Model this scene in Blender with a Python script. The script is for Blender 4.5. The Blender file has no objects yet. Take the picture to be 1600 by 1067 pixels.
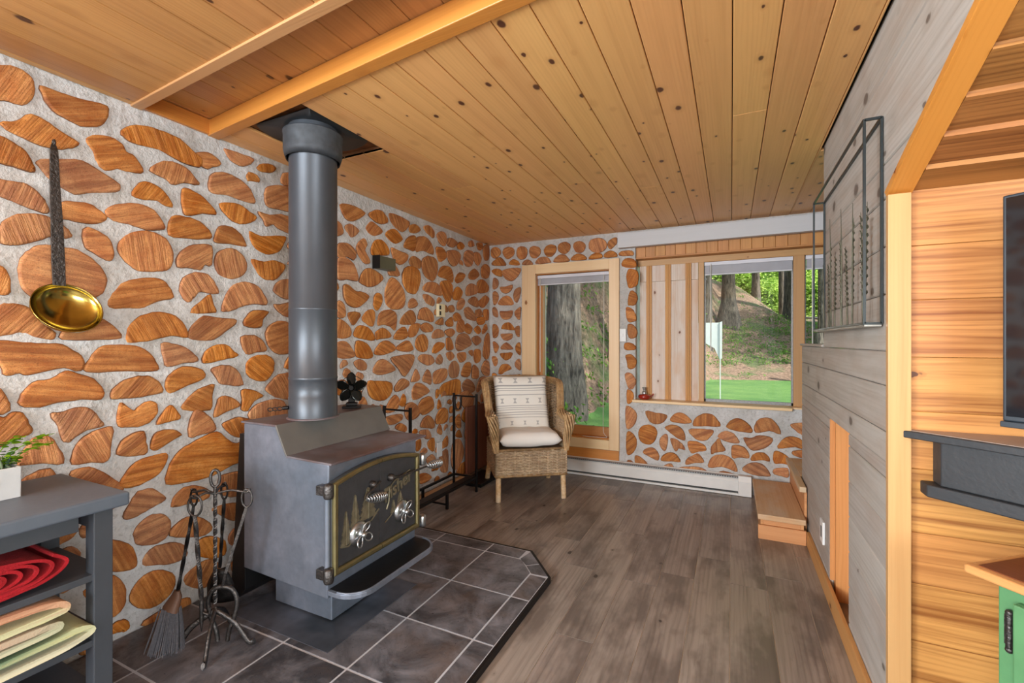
import bpy, math, random
from mathutils import Vector, Matrix, noise
PI = math.pi
S = bpy.context.scene
C = S.collection

# ------------------------------------------------------------------ camera, world, light
cam_d = bpy.data.cameras.new('camera'); cam = bpy.data.objects.new('camera', cam_d); C.objects.link(cam)
cam_d.sensor_width = 36; cam_d.lens = 36 * 712 / 1600; cam_d.clip_start = .05; cam_d.clip_end = 400
cam.location = (0, 0, 1.3); cam.rotation_euler = (PI / 2, 0, math.radians(25.7))
S.camera = cam
S.view_settings.view_transform = 'Standard'; S.view_settings.look = 'None'
S.view_settings.gamma = 1; S.view_settings.use_curve_mapping = False
S.view_settings.exposure = 0.22
S.cycles.use_denoising = True
S.cycles.max_bounces = 10; S.cycles.diffuse_bounces = 6; S.cycles.transparent_max_bounces = 24
S.cycles.sample_clamp_indirect = 8

w = bpy.data.worlds.new('sky'); S.world = w; w.use_nodes = True
wn = w.node_tree; bg = wn.nodes['Background']
sky = wn.nodes.new('ShaderNodeTexSky'); sky.sky_type = 'NISHITA'; sky.sun_disc = False
sky.sun_elevation = math.radians(52); sky.sun_rotation = math.radians(110); sky.air_density = 1.2; sky.dust_density = 2
wn.links.new(sky.outputs['Color'], bg.inputs['Color']); bg.inputs['Strength'].default_value = .34

def light(name, kind, loc, rot, energy, color=(1, 1, 1), sx=1, sy=1, spread=None):
    d = bpy.data.lights.new(name, kind); d.energy = energy; d.color = color
    if kind == 'AREA':
        d.shape = 'RECTANGLE'; d.size = sx; d.size_y = sy
        if spread: d.spread = math.radians(spread)
    o = bpy.data.objects.new(name, d); C.objects.link(o); o.location = loc; o.rotation_euler = rot
    return o
sun = light('sun', 'SUN', (5, 0, 20), (math.radians(40), 0, math.radians(72)), 7.0, (1, .94, .84)); sun.data.angle = math.radians(1.5)
# unseen area lamps: rear left window inferred from shadows, the others added as fill (openings are built in the shell)
light('window_daylight_rear_left', 'AREA', (-1.35, -3.05, 1.5), (PI / 2, 0, 0), 145, (.86, .94, 1), 1.5, 1.1)
light('added_fill_rear_right', 'AREA', (2.0, -3.05, 1.5), (PI / 2, 0, 0), 10, (.88, .95, 1), 1.2, 1.5)
light('added_fill_left', 'AREA', (-2.42, -1.75, 1.65), (PI / 2, 0, -PI / 2), 240, (.86, .94, 1), 1.8, 1.1)
light('added_fill_side', 'AREA', (2.78, -1.3, 1.75), (PI / 2, 0, PI / 2), 130, (.88, .95, 1), 2.6, 1.0)

# ------------------------------------------------------------------ helpers
def srgb(r, g, b):
    f = lambda c: (c / 255 / 12.92) if c / 255 <= .04045 else ((c / 255 + .055) / 1.055) ** 2.4
    return (f(r), f(g), f(b), 1)

def newmat(name):
    m = bpy.data.materials.new(name); m.use_nodes = True
    nt = m.node_tree; b = nt.nodes['Principled BSDF']
    return m, nt, b
def N(nt, t, **k):
    n = nt.nodes.new(t)
    for a, v in k.items():
        if a in ('op',): n.operation = v
        else: setattr(n, a, v)
    return n
def L(nt, a, b): nt.links.new(a, b)
def math_(nt, op, a, b=None, c=None, clamp=False):
    n = nt.nodes.new('ShaderNodeMath'); n.operation = op; n.use_clamp = clamp
    for i, v in enumerate((a, b, c)):
        if v is None: continue
        if isinstance(v, (int, float)): n.inputs[i].default_value = v
        else: nt.links.new(v, n.inputs[i])
    return n.outputs[0]
def mixc(nt, f, a, b, mode='MIX'):
    n = nt.nodes.new('ShaderNodeMix'); n.data_type = 'RGBA'; n.blend_type = mode
    if isinstance(f, (int, float)): n.inputs[0].default_value = f
    else: nt.links.new(f, n.inputs[0])
    for i, v in ((6, a), (7, b)):
        if isinstance(v, tuple): n.inputs[i].default_value = v
        else: nt.links.new(v, n.inputs[i])
    return n.outputs[2]
def maprange(nt, v, a, b, c=0., d=1.):
    n = nt.nodes.new('ShaderNodeMapRange'); nt.links.new(v, n.inputs[0])
    for i, x in enumerate((a, b, c, d)): n.inputs[i + 1].default_value = x
    return n.outputs[0]
def noise_(nt, vec, scale, detail=3, rough=.55, dim='3D', dist=0):
    n = nt.nodes.new('ShaderNodeTexNoise'); n.noise_dimensions = dim
    n.inputs['Scale'].default_value = scale; n.inputs['Detail'].default_value = detail
    n.inputs['Roughness'].default_value = rough; n.inputs['Distortion'].default_value = dist
    if vec is not None: nt.links.new(vec, n.inputs['Vector'])
    return n.outputs[0]
def bump(nt, b, h, strength=.3, dist=.01):
    n = nt.nodes.new('ShaderNodeBump'); n.inputs['Strength'].default_value = strength; n.inputs['Distance'].default_value = dist
    nt.links.new(h, n.inputs['Height']); nt.links.new(n.outputs[0], b.inputs['Normal'])
def vscale(nt, vec, s):
    n = nt.nodes.new('ShaderNodeVectorMath'); n.operation = 'MULTIPLY'; nt.links.new(vec, n.inputs[0]); n.inputs[1].default_value = s
    return n.outputs[0]

def plain(name, col, rough=.5, metal=0, var=.12, nscale=8, bmp=.0, bscale=60, spec=.5, coat=0, coord='Object'):
    m, nt, b = newmat(name)
    tc = N(nt, 'ShaderNodeTexCoord')
    n1 = noise_(nt, tc.outputs[coord], nscale, 4)
    dark = tuple(c * (1 - var) for c in col[:3]) + (1,); lit = tuple(min(1, c * (1 + var)) for c in col[:3]) + (1,)
    L(nt, mixc(nt, maprange(nt, n1, .3, .7), dark, lit), b.inputs['Base Color'])
    b.inputs['Roughness'].default_value = rough; b.inputs['Metallic'].default_value = metal
    b.inputs['Specular IOR Level'].default_value = spec; b.inputs['Coat Weight'].default_value = coat
    if bmp: bump(nt, b, noise_(nt, tc.outputs[coord], bscale, 4), bmp, .004)
    return m

def wood(name, light_c, dark_c, knot_c, grain=26, contrast=1., knots=3.2, knot_r=.04, rough=.5, vary=.25, bmp=.15, along=1.2, patch=None, patch_amt=0):
    """boards: UV = metres along (u) and across (v) each board, colour attribute pid = random number per board"""
    m, nt, b = newmat(name)
    uv = N(nt, 'ShaderNodeUVMap'); at = N(nt, 'ShaderNodeAttribute', attribute_name='pid')
    off = N(nt, 'ShaderNodeVectorMath', operation='MULTIPLY_ADD')
    L(nt, at.outputs['Color'], off.inputs[0]); off.inputs[1].default_value = (37, 23, 11); L(nt, uv.outputs[0], off.inputs[2])
    P = off.outputs[0]
    warp = noise_(nt, vscale(nt, P, (.6, 4, 1)), 1., 3)
    vor = N(nt, 'ShaderNodeTexVoronoi'); vor.voronoi_dimensions = '2D'; vor.inputs['Scale'].default_value = knots
    L(nt, vscale(nt, P, (.8, 1.25, 1)), vor.inputs['Vector'])
    dist = math_(nt, 'ADD', vor.outputs['Distance'], math_(nt, 'MULTIPLY', math_(nt, 'SUBTRACT', noise_(nt, P, 28, 2), .5), .07))
    pull = math_(nt, 'POWER', 2.718, math_(nt, 'MULTIPLY', dist, -13))
    sep = N(nt, 'ShaderNodeSeparateXYZ'); L(nt, P, sep.inputs[0])
    g = math_(nt, 'ADD', math_(nt, 'MULTIPLY', sep.outputs[1], grain * 4.5), math_(nt, 'MULTIPLY', warp, 9 * along))
    g = math_(nt, 'ADD', g, math_(nt, 'MULTIPLY', pull, 1.6))
    ring = math_(nt, 'PINGPONG', g, 1.0)
    ring = math_(nt, 'POWER', ring, 2.2)
    fine = noise_(nt, vscale(nt, P, (4, 160, 1)), 1., 3, .6)
    mask = maprange(nt, noise_(nt, vscale(nt, P, (.7, 9, 1)), 1., 2), .38, .62, .12, .8)
    streak = maprange(nt, noise_(nt, vscale(nt, P, (.9, 34, 1)), 1., 4, .6), .44, .68, 0, .75)
    f = math_(nt, 'ADD', math_(nt, 'MULTIPLY', math_(nt, 'MULTIPLY', ring, mask), .75 * contrast), math_(nt, 'MULTIPLY', math_(nt, 'SUBTRACT', fine, .5), .8 * contrast), clamp=True)
    f = math_(nt, 'ADD', f, math_(nt, 'MULTIPLY', streak, contrast), clamp=True)
    col = mixc(nt, f, light_c, dark_c)
    br = math_(nt, 'ADD', 1 - vary / 2, math_(nt, 'MULTIPLY', at.outputs['Fac'], vary))
    hue = N(nt, 'ShaderNodeHueSaturation'); L(nt, col, hue.inputs['Color']); L(nt, br, hue.inputs['Value'])
    sepc = N(nt, 'ShaderNodeSeparateColor'); L(nt, at.outputs['Color'], sepc.inputs[0])
    L(nt, maprange(nt, sepc.outputs[1], 0, 1, .494, .504), hue.inputs['Hue'])
    col = hue.outputs[0]
    if patch:
        pn = noise_(nt, vscale(nt, P, (1.6, 4, 1)), 1.6, 4, .6)
        col = mixc(nt, math_(nt, 'MULTIPLY', maprange(nt, pn, .45, .62), patch_amt), col, patch)
    rsz = N(nt, 'ShaderNodeSeparateColor'); L(nt, vor.outputs['Color'], rsz.inputs[0])
    dist = math_(nt, 'DIVIDE', dist, math_(nt, 'ADD', .3, math_(nt, 'MULTIPLY', rsz.outputs[2], 1.0)))
    halo = maprange(nt, dist, knot_r * 2.6, knot_r, 0, .45)
    col = mixc(nt, halo, col, dark_c)
    kn = maprange(nt, dist, knot_r * 1.1, knot_r * .7)
    keep = maprange(nt, vor.outputs['Color'], .5, .51)   # drop some of the cells' knots
    col = mixc(nt, math_(nt, 'MULTIPLY', kn, keep), col, knot_c)
    L(nt, col, b.inputs['Base Color']); b.inputs['Roughness'].default_value = rough
    if bmp: bump(nt, b, math_(nt, 'SUBTRACT', 1, f), bmp, .003)
    return m

class MB:
    """collects geometry with uv (metres) and a random id per piece; build() links ONE mesh object"""
    def __init__(s, seed=1): s.v = []; s.f = []; s.uv = []; s.pid = []; s.mi = []; s.sm = []; s.r = random.Random(seed); s.M = None
    def rnd(s): return (s.r.random(), s.r.random(), s.r.random())
    def add(s, vs, fs, uvs=None, pid=None, mi=0, smooth=False):
        o = len(s.v)
        if s.M is not None: vs = [s.M @ Vector(p) for p in vs]
        s.v += [tuple(p) for p in vs]
        pid = pid or s.rnd()
        for i, f in enumerate(fs):
            s.f.append([a + o for a in f]); s.mi.append(mi); s.sm.append(smooth); s.pid.append(pid)
            s.uv.append(uvs[i] if uvs else [(0, 0)] * len(f))
    def box(s, a, b, grain=0, mi=0, pid=None):
        x0, y0, z0 = a; x1, y1, z1 = b
        vs = [(x0, y0, z0), (x1, y0, z0), (x1, y1, z0), (x0, y1, z0), (x0, y0, z1), (x1, y0, z1), (x1, y1, z1), (x0, y1, z1)]
        fs = [(0, 3, 2, 1), (4, 5, 6, 7), (0, 1, 5, 4), (2, 3, 7, 6), (1, 2, 6, 5), (3, 0, 4, 7)]
        nrm = [2, 2, 1, 1, 0, 0]
        uvs = []
        for f, n in zip(fs, nrm):
            ax = [k for k in (0, 1, 2) if k != n]
            if grain in ax: u = grain; v = [k for k in ax if k != grain][0]
            else: u, v = ax
            uvs.append([(vs[i][u], vs[i][v] - min(a[v], b[v]) + .07 * n) for i in f])
        s.add(vs, fs, uvs, pid, mi)
    def prism(s, poly, axis, a, b, mi=0, pid=None, smooth=False, grain='ax'):
        """poly in the two remaining axes (x,y,z order), extruded along axis from a to b"""
        n = len(poly)
        def P(p, t):
            q = list(p); q.insert(axis, t); return tuple(q)
        vs = [P(p, a) for p in poly] + [P(p, b) for p in poly]
        fs = [list(range(n))[::-1], list(range(n, 2 * n))]
        uvs = [[(poly[i][0], poly[i][1]) for i in fs[0]], [(poly[i - n][0], poly[i - n][1]) for i in fs[1]]]
        acc = 0
        for i in range(n):
            j = (i + 1) % n; d = math.dist(poly[i], poly[j])
            fs.append([i, j, j + n, i + n])
            if grain == 'ax': uvs.append([(a, acc), (a, acc + d), (b, acc + d), (b, acc)])
            else: uvs.append([(acc, a), (acc + d, a), (acc + d, b), (acc, b)])
            acc += d
        s.add(vs, fs, uvs, pid, mi, smooth)
    def loft(s, rings, closed=True, caps=True, mi=0, smooth=True, pid=None, vclosed=False):
        n = len(rings[0]); vs = [p for r in rings for p in r]; fs = []; uvs = []
        R = len(rings); acc = 0
        for k in range(R if vclosed else R - 1):
            k2 = (k + 1) % R
            d = (Vector(rings[k2][0]) - Vector(rings[k][0])).length
            per = 0
            for i in range(n if closed else n - 1):
                j = (i + 1) % n
                e = (Vector(rings[k][j]) - Vector(rings[k][i])).length
                fs.append([k * n + i, k * n + j, k2 * n + j, k2 * n + i])
                uvs.append([(acc, per), (acc, per + e), (acc + d, per + e), (acc + d, per)])
                per += e
            acc += d
        pid = pid or s.rnd()
        s.add(vs, fs, uvs, pid, mi, smooth)
        if caps and closed and not vclosed:
            for r in (rings[0][::-1], rings[-1]):
                s.add(r, [list(range(n))], [[(p[0], p[1]) for p in r]], pid, mi, False)
    def tube(s, pts, r, n=8, mi=0, closed=False, caps=True, flat=1., up=None, pid=None, twist=0):
        pts = [Vector(p) for p in pts]; m = len(pts)
        rr = r if isinstance(r, (list, tuple)) else [r] * m
        up = Vector(up) if up else None
        rings = []; prev = None
        for i, p in enumerate(pts):
            a = pts[i - 1] if (i > 0 or closed) else p; b = pts[(i + 1) % m] if (i < m - 1 or closed) else p
            t = (b - a).normalized()
            if prev is None:
                u = up if up else (Vector((0, 0, 1)) if abs(t.z) < .9 else Vector((1, 0, 0)))
            else: u = prev
            u = (u - t * u.dot(t)).normalized(); prev = u; v = t.cross(u)
            tw = twist * i
            rings.append([tuple(p + (u * math.cos(2 * PI * k / n + tw) + v * math.sin(2 * PI * k / n + tw) * flat) * rr[i]) for k in range(n)])
        s.loft(rings, True, caps and not closed, mi, n > 4, pid, closed)
    def lathe(s, prof, c=(0, 0, 0), axis=2, n=24, mi=0, smooth=True, pid=None, caps=True):
        rings = []
        for r, h in prof:
            ring = []
            for k in range(n):
                a = 2 * PI * k / n; q = [r * math.cos(a), r * math.sin(a)]; q.insert(axis, h)
                ring.append((c[0] + q[0], c[1] + q[1], c[2] + q[2]))
            rings.append(ring)
        s.loft(rings, True, caps, mi, smooth, pid)
    def ball(s, c, r, n=12, m=8, mi=0, sc=(1, 1, 1)):
        s.lathe([(max(1e-4, r * math.sin(PI * k / m)), -r * math.cos(PI * k / m)) for k in range(m + 1)], (0, 0, 0), 2, n, mi) if False else None
        rings = []
        for k in range(m + 1):
            t = PI * k / m
            rings.append([(c[0] + sc[0] * r * max(1e-3, math.sin(t)) * math.cos(2 * PI * j / n), c[1] + sc[1] * r * max(1e-3, math.sin(t)) * math.sin(2 * PI * j / n), c[2] - sc[2] * r * math.cos(t)) for j in range(n)])
        s.loft(rings, True, True, mi)
    def build(s, name, mats, parent=None, kind=None, bevel=0, seg=2, label=None, loc=None, fixn=True, angle=40):
        me = bpy.data.meshes.new(name); me.from_pydata(s.v, [], s.f)
        if not isinstance(mats, (list, tuple)): mats = [mats]
        for m in mats: me.materials.append(m)
        me.uv_layers.new(name='UVMap'); me.color_attributes.new('pid', 'FLOAT_COLOR', 'CORNER')
        uvs = []; cs = []; mi = []
        for p in me.polygons:
            i = p.index
            for (a, b) in s.uv[i]: uvs += [a, b]
            c = s.pid[i]; cs += [c[0], c[1], c[2], 1] * len(s.f[i])
        me.uv_layers['UVMap'].data.foreach_set('uv', uvs); me.color_attributes['pid'].data.foreach_set('color', cs)
        me.polygons.foreach_set('material_index', s.mi); me.polygons.foreach_set('use_smooth', s.sm)
        if fixn:
            import bmesh
            bm = bmesh.new(); bm.from_mesh(me); bmesh.ops.recalc_face_normals(bm, faces=bm.faces); bm.to_mesh(me); bm.free()
        me.update()
        o = bpy.data.objects.new(name, me); C.objects.link(o)
        if loc:
            o.location = loc
        if parent:
            o.parent = parent
            if not loc: o.matrix_parent_inverse = Matrix.Translation(parent.location).inverted() if parent.rotation_euler.z == 0 else parent.matrix_basis.inverted()
        if kind: o['kind'] = kind
        if label: o['label'] = label
        if bevel:
            md = o.modifiers.new('bevel', 'BEVEL'); md.width = bevel; md.segments = seg; md.limit_method = 'ANGLE'; md.angle_limit = math.radians(angle)
            md.harden_normals = False
        return o

def tag(o, label, cat, group=None, kind=None):
    o['label'] = label; o['category'] = cat
    if group: o['group'] = group
    if kind: o['kind'] = kind
    return o
def thing(name, loc, label, cat, group=None, rz=0):
    o = bpy.data.objects.new(name, None); C.objects.link(o); o.location = loc; o.rotation_euler = (0, 0, rz); o.empty_display_size = .05
    return tag(o, label, cat, group)
def copy_tree(o, parent=None):
    c = o.copy(); C.objects.link(c)
    if parent: c.parent = parent
    for ch in list(o.children): copy_tree(ch, c)
    return c
def smooth_closed(P, sub=3):
    n = len(P); out = []
    for i in range(n):
        p0, p1, p2, p3 = P[i - 1], P[i], P[(i + 1) % n], P[(i + 2) % n]
        for k in range(sub):
            t = k / sub
            out.append(tuple(.5 * ((2 * p1[d]) + (-p0[d] + p2[d]) * t * .8 + ((2 * p0[d] - 5 * p1[d] + 4 * p2[d] - p3[d]) * .8 + (.2 * (2 * p2[d] - 2 * p1[d]))*0) * t * t + (-p0[d] + 3 * p1[d] - 3 * p2[d] + p3[d]) * .8 * t ** 3) if False else
                       .5 * (2 * p1[d] + (-p0[d] + p2[d]) * t + (2 * p0[d] - 5 * p1[d] + 4 * p2[d] - p3[d]) * t * t + (-p0[d] + 3 * p1[d] - 3 * p2[d] + p3[d]) * t ** 3) for d in range(len(p1))))
    return out
def spline(P, sub=4):
    out = []
    n = len(P)
    for i in range(n - 1):
        p0 = P[max(0, i - 1)]; p1 = P[i]; p2 = P[i + 1]; p3 = P[min(n - 1, i + 2)]
        for k in range(sub):
            t = k / sub
            out.append(tuple(.5 * (2 * p1[d] + (-p0[d] + p2[d]) * t + (2 * p0[d] - 5 * p1[d] + 4 * p2[d] - p3[d]) * t * t + (-p0[d] + 3 * p1[d] - 3 * p2[d] + p3[d]) * t ** 3) for d in range(len(p1))))
    out.append(tuple(P[-1])); return out

# ------------------------------------------------------------------ materials
M = {}
M['ceil'] = wood('pine_ceiling_boards', srgb(234, 180, 114), srgb(208, 148, 88), srgb(92, 52, 34), grain=30, contrast=.5, knots=5, knot_r=.075, rough=.42, vary=.2)
M['tray'] = wood('amber_pine_boards', srgb(194, 142, 84), srgb(166, 114, 62), srgb(80, 48, 28), grain=30, contrast=.6, knots=4, knot_r=.08, rough=.4, vary=.25)
M['trim'] = wood('orange_pine_trim', srgb(206, 136, 62), srgb(180, 108, 40), srgb(120, 60, 20), grain=40, contrast=.5, knots=1.2, knot_r=.02, rough=.4, vary=.1)
M['trimpale'] = wood('pale_pine_trim', srgb(238, 206, 160), srgb(224, 184, 134), srgb(150, 95, 50), grain=40, contrast=.45, knots=1.5, knot_r=.02, rough=.45, vary=.1)
M['post'] = wood('clear_pine_post', srgb(196, 150, 98), srgb(176, 126, 76), srgb(140, 85, 45), grain=40, contrast=.5, knots=1.5, knot_r=.012, rough=.45, vary=.1)
M['orange'] = wood('fir_wall_boards', srgb(200, 142, 78), srgb(138, 82, 36), srgb(90, 50, 28), grain=22, contrast=1.0, knots=1.5, knot_r=.025, rough=.45, vary=.22, along=1.6)
M['soffit'] = wood('fir_soffit_boards', srgb(166, 112, 58), srgb(118, 72, 32), srgb(80, 44, 28), grain=26, contrast=1.1, knots=1.5, knot_r=.03, rough=.5, vary=.15)
M['grey'] = wood('grey_washed_boards', srgb(178, 172, 164), srgb(150, 141, 131), srgb(104, 94, 86), grain=24, contrast=.7, knots=3.2, knot_r=.08, rough=.6, vary=.12, patch=srgb(160, 142, 128), patch_amt=.45)
M['beam'] = wood('pale_grey_beam', srgb(206, 206, 208), srgb(192, 191, 191), srgb(168, 166, 164), grain=20, contrast=.3, knots=1.5, knot_r=.04, rough=.6, vary=.05)
M['shutter'] = wood('whitewashed_shutter_boards', srgb(222, 208, 196), srgb(198, 170, 146), srgb(120, 78, 56), grain=26, contrast=.7, knots=3.0, knot_r=.03, rough=.6, vary=.12, patch=srgb(206, 160, 116), patch_amt=.5)
M['batten'] = wood('golden_batten', srgb(206, 152, 80), srgb(176, 116, 46), srgb(100, 54, 26), grain=60, contrast=.7, knots=2, knot_r=.02, rough=.5, vary=.2)
M['valance'] = wood('window_head_boards', srgb(206, 146, 84), srgb(176, 112, 56), srgb(110, 64, 34), grain=30, contrast=.6, knots=1, knot_r=.02, rough=.5, vary=.3)
M['step'] = wood('rough_pine_step', srgb(204, 168, 126), srgb(184, 138, 92), srgb(120, 76, 44), grain=26, contrast=.6, knots=1.6, knot_r=.03, rough=.6, vary=.15, patch=srgb(204, 192, 172), patch_amt=.5)
M['stepedge'] = wood('pine_step_edge', srgb(206, 150, 96), srgb(180, 118, 66), srgb(110, 64, 34), grain=30, contrast=.6, knots=2, knot_r=.03, rough=.6, vary=.15)
M['base'] = wood('pine_baseboard', srgb(196, 140, 84), srgb(170, 112, 58), srgb(100, 60, 34), grain=50, contrast=.5, knots=1.5, knot_r=.02, rough=.5, vary=.1)
M['stud'] = wood('raw_stud_wood', srgb(206, 146, 84), srgb(184, 120, 58), srgb(110, 62, 30), grain=26, contrast=.6, knots=3, knot_r=.03, rough=.6, vary=.2)
M['brownboard'] = wood('reddish_brown_board', srgb(128, 78, 56), srgb(96, 54, 40), srgb(60, 34, 28), grain=20, contrast=.7, knots=1.5, knot_r=.03, rough=.55, vary=.2)
M['floor'] = wood('grey_brown_laminate', srgb(150, 138, 128), srgb(106, 94, 86), srgb(66, 56, 50), grain=20, contrast=.75, knots=2.6, knot_r=.03, rough=.3, vary=.28, bmp=.08, patch=srgb(84, 73, 67), patch_amt=.7)
M['cabtop'] = wood('cherry_cabinet_top', srgb(120, 66, 38), srgb(96, 48, 26), srgb(60, 30, 20), grain=20, contrast=.4, knots=1, knot_r=.01, rough=.35, vary=.05)
M['cabedge'] = wood('pine_cabinet_edge', srgb(206, 150, 92), srgb(186, 126, 68), srgb(110, 64, 34), grain=30, contrast=.4, knots=1, knot_r=.01, rough=.35, vary=.05)
M['lamgap'] = plain('pale_board_joint', srgb(214, 206, 196), .6)

M['black'] = plain('black_iron', srgb(30, 28, 28), .45, .6, .2, bmp=.1)
M['iron'] = plain('hammered_iron', srgb(84, 80, 78), .38, .85, .35, nscale=70, bmp=.7, bscale=120)
M['irondark'] = plain('dark_forged_iron', srgb(38, 35, 34), .42, .8, .35, nscale=50, bmp=.5, bscale=120)
M['pipe'] = plain('black_stovepipe_paint', srgb(72, 77, 84), .38, .35, .05, bmp=.03)
M['collar'] = plain('dusty_black_collar', srgb(66, 70, 75), .6, .2, .25, nscale=30, bmp=.1)
M['flange'] = plain('black_ceiling_plate', srgb(44, 47, 50), .5, .2, .1)
M['silver'] = plain('nickel_plated', srgb(176, 178, 180), .28, .95, .12, nscale=40)
M['brassdark'] = plain('tarnished_brass_trim', srgb(140, 130, 92), .34, .85, .2, nscale=20)
M['relief'] = plain('bronze_relief', srgb(128, 120, 98), .4, .6, .25, nscale=40)
M['doormetal'] = plain('cast_iron_door', srgb(66, 66, 68), .48, .4, .12, nscale=30, bmp=.25, bscale=200)
M['brass'] = plain('polished_brass', srgb(176, 156, 84), .16, 1, .25, nscale=10, bmp=.06, bscale=30)
M['whitepaint'] = plain('white_enamel', srgb(226, 226, 224), .4, 0, .04)
M['heater'] = plain('white_heater_enamel', srgb(220, 218, 214), .38, 0, .05)
M['grille'] = plain('grey_grille', srgb(150, 150, 150), .5, .3, .2, nscale=60)
M['darkslot'] = plain('dark_slot', srgb(50, 50, 50), .7)
M['blind'] = plain('white_blind_slats', srgb(222, 222, 230), .45, 0, .05)
M['cord'] = plain('white_cord', srgb(225, 222, 214), .7)
M['tablegrey'] = plain('slate_grey_paint', srgb(88, 97, 108), .5, 0, .1, nscale=6, bmp=.15, bscale=40)
M['tabledark'] = plain('charcoal_paint', srgb(60, 64, 70), .55, 0, .1, nscale=6, bmp=.15, bscale=40)
M['red'] = plain('red_fleece', srgb(160, 14, 26), .95, 0, .15, nscale=30, bmp=.6, bscale=250)
M['pot'] = plain('pale_grey_ceramic', srgb(196, 198, 198), .5, 0, .06, nscale=12, bmp=.1)
M['engrave'] = plain('grey_engraving', srgb(120, 124, 128), .7)
M['soil'] = plain('dark_soil', srgb(60, 52, 44), .9, 0, .3, bmp=.5)
M['cushion'] = plain('white_cotton', srgb(232, 228, 222), .9, 0, .03, nscale=5, bmp=.25, bscale=14)
M['black_paint'] = plain('charcoal_mantel_paint', srgb(44, 46, 49), .55, 0, .1, nscale=8, bmp=.25, bscale=60)
M['mantletop'] = plain('pale_mantel_top', srgb(160, 142, 130), .6, 0, .1)  # paler tone on the upper face of the mantel
M['tvframe'] = plain('tv_frame_plastic', srgb(44, 52, 60), .35)
M['green'] = plain('green_cabinet_paint', srgb(84, 134, 88), .5, 0, .1, nscale=10, bmp=.15)
M['kettle'] = plain('red_enamel', srgb(150, 38, 26), .2, 0, .1, coat=.5)
M['cream'] = plain('cream_plastic', srgb(222, 208, 170), .4, 0, .03)
M['olive'] = plain('grey_green_plate', srgb(104, 104, 84), .4, .4, .1)
M['strap'] = plain('black_leather', srgb(36, 34, 38), .6, 0, .1)
M['bristle'] = plain('grey_bristles', srgb(88, 86, 90), .8, 0, .3, nscale=120)
M['leather'] = plain('brown_wood_handle', srgb(96, 66, 48), .6, 0, .2)
M['grout'] = plain('pale_grout', srgb(176, 178, 184), .8, 0, .06)
M['road'] = plain('gravel_road', srgb(140, 136, 134), .9, 0, .15, nscale=4)
M['tin'] = plain('brushed_tin', srgb(170, 170, 165), .4, .8, .1)
M['rootdark'] = plain('old_roof_underlay', srgb(128, 86, 52), .8, 0, .3, nscale=20, bmp=.4)
M['darkvoid'] = plain('cavity_shade', srgb(24, 20, 18), .9)  # near-black colour in place of the shade above the ceiling boards
M['drywall'] = plain('painted_plaster', srgb(206, 198, 186), .8, 0, .04)
M['roof'] = plain('roof_shingle', srgb(70, 66, 62), .9)

def mk_stove(name, col, rust):
    m, nt, b = newmat(name); tc = N(nt, 'ShaderNodeTexCoord')
    n1 = noise_(nt, tc.outputs['Object'], 3.2, 3, .5); n2 = noise_(nt, tc.outputs['Object'], 26, 4, .6)
    c = mixc(nt, maprange(nt, n1, .38, .68, 0, .55), col, srgb(150, 152, 165))
    c = mixc(nt, maprange(nt, n2, .3, .75, 0, .3), c, srgb(60, 64, 70))
    if rust:
        n3 = noise_(nt, tc.outputs['Object'], 5, 4, .6); c = mixc(nt, maprange(nt, n3, .38, .66, 0, .75), c, srgb(92, 60, 54))
    L(nt, c, b.inputs['Base Color']); b.inputs['Metallic'].default_value = .5 if not rust else .15
    L(nt, maprange(nt, n1, .3, .7, .32, .5), b.inputs['Roughness'])
    bump(nt, b, n2, .04, .003); return m
M['stove'] = mk_stove('blue_grey_stove_steel', srgb(116, 125, 138), False)
M['stovetop'] = mk_stove('rusty_stove_top', srgb(92, 84, 84), True)

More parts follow.
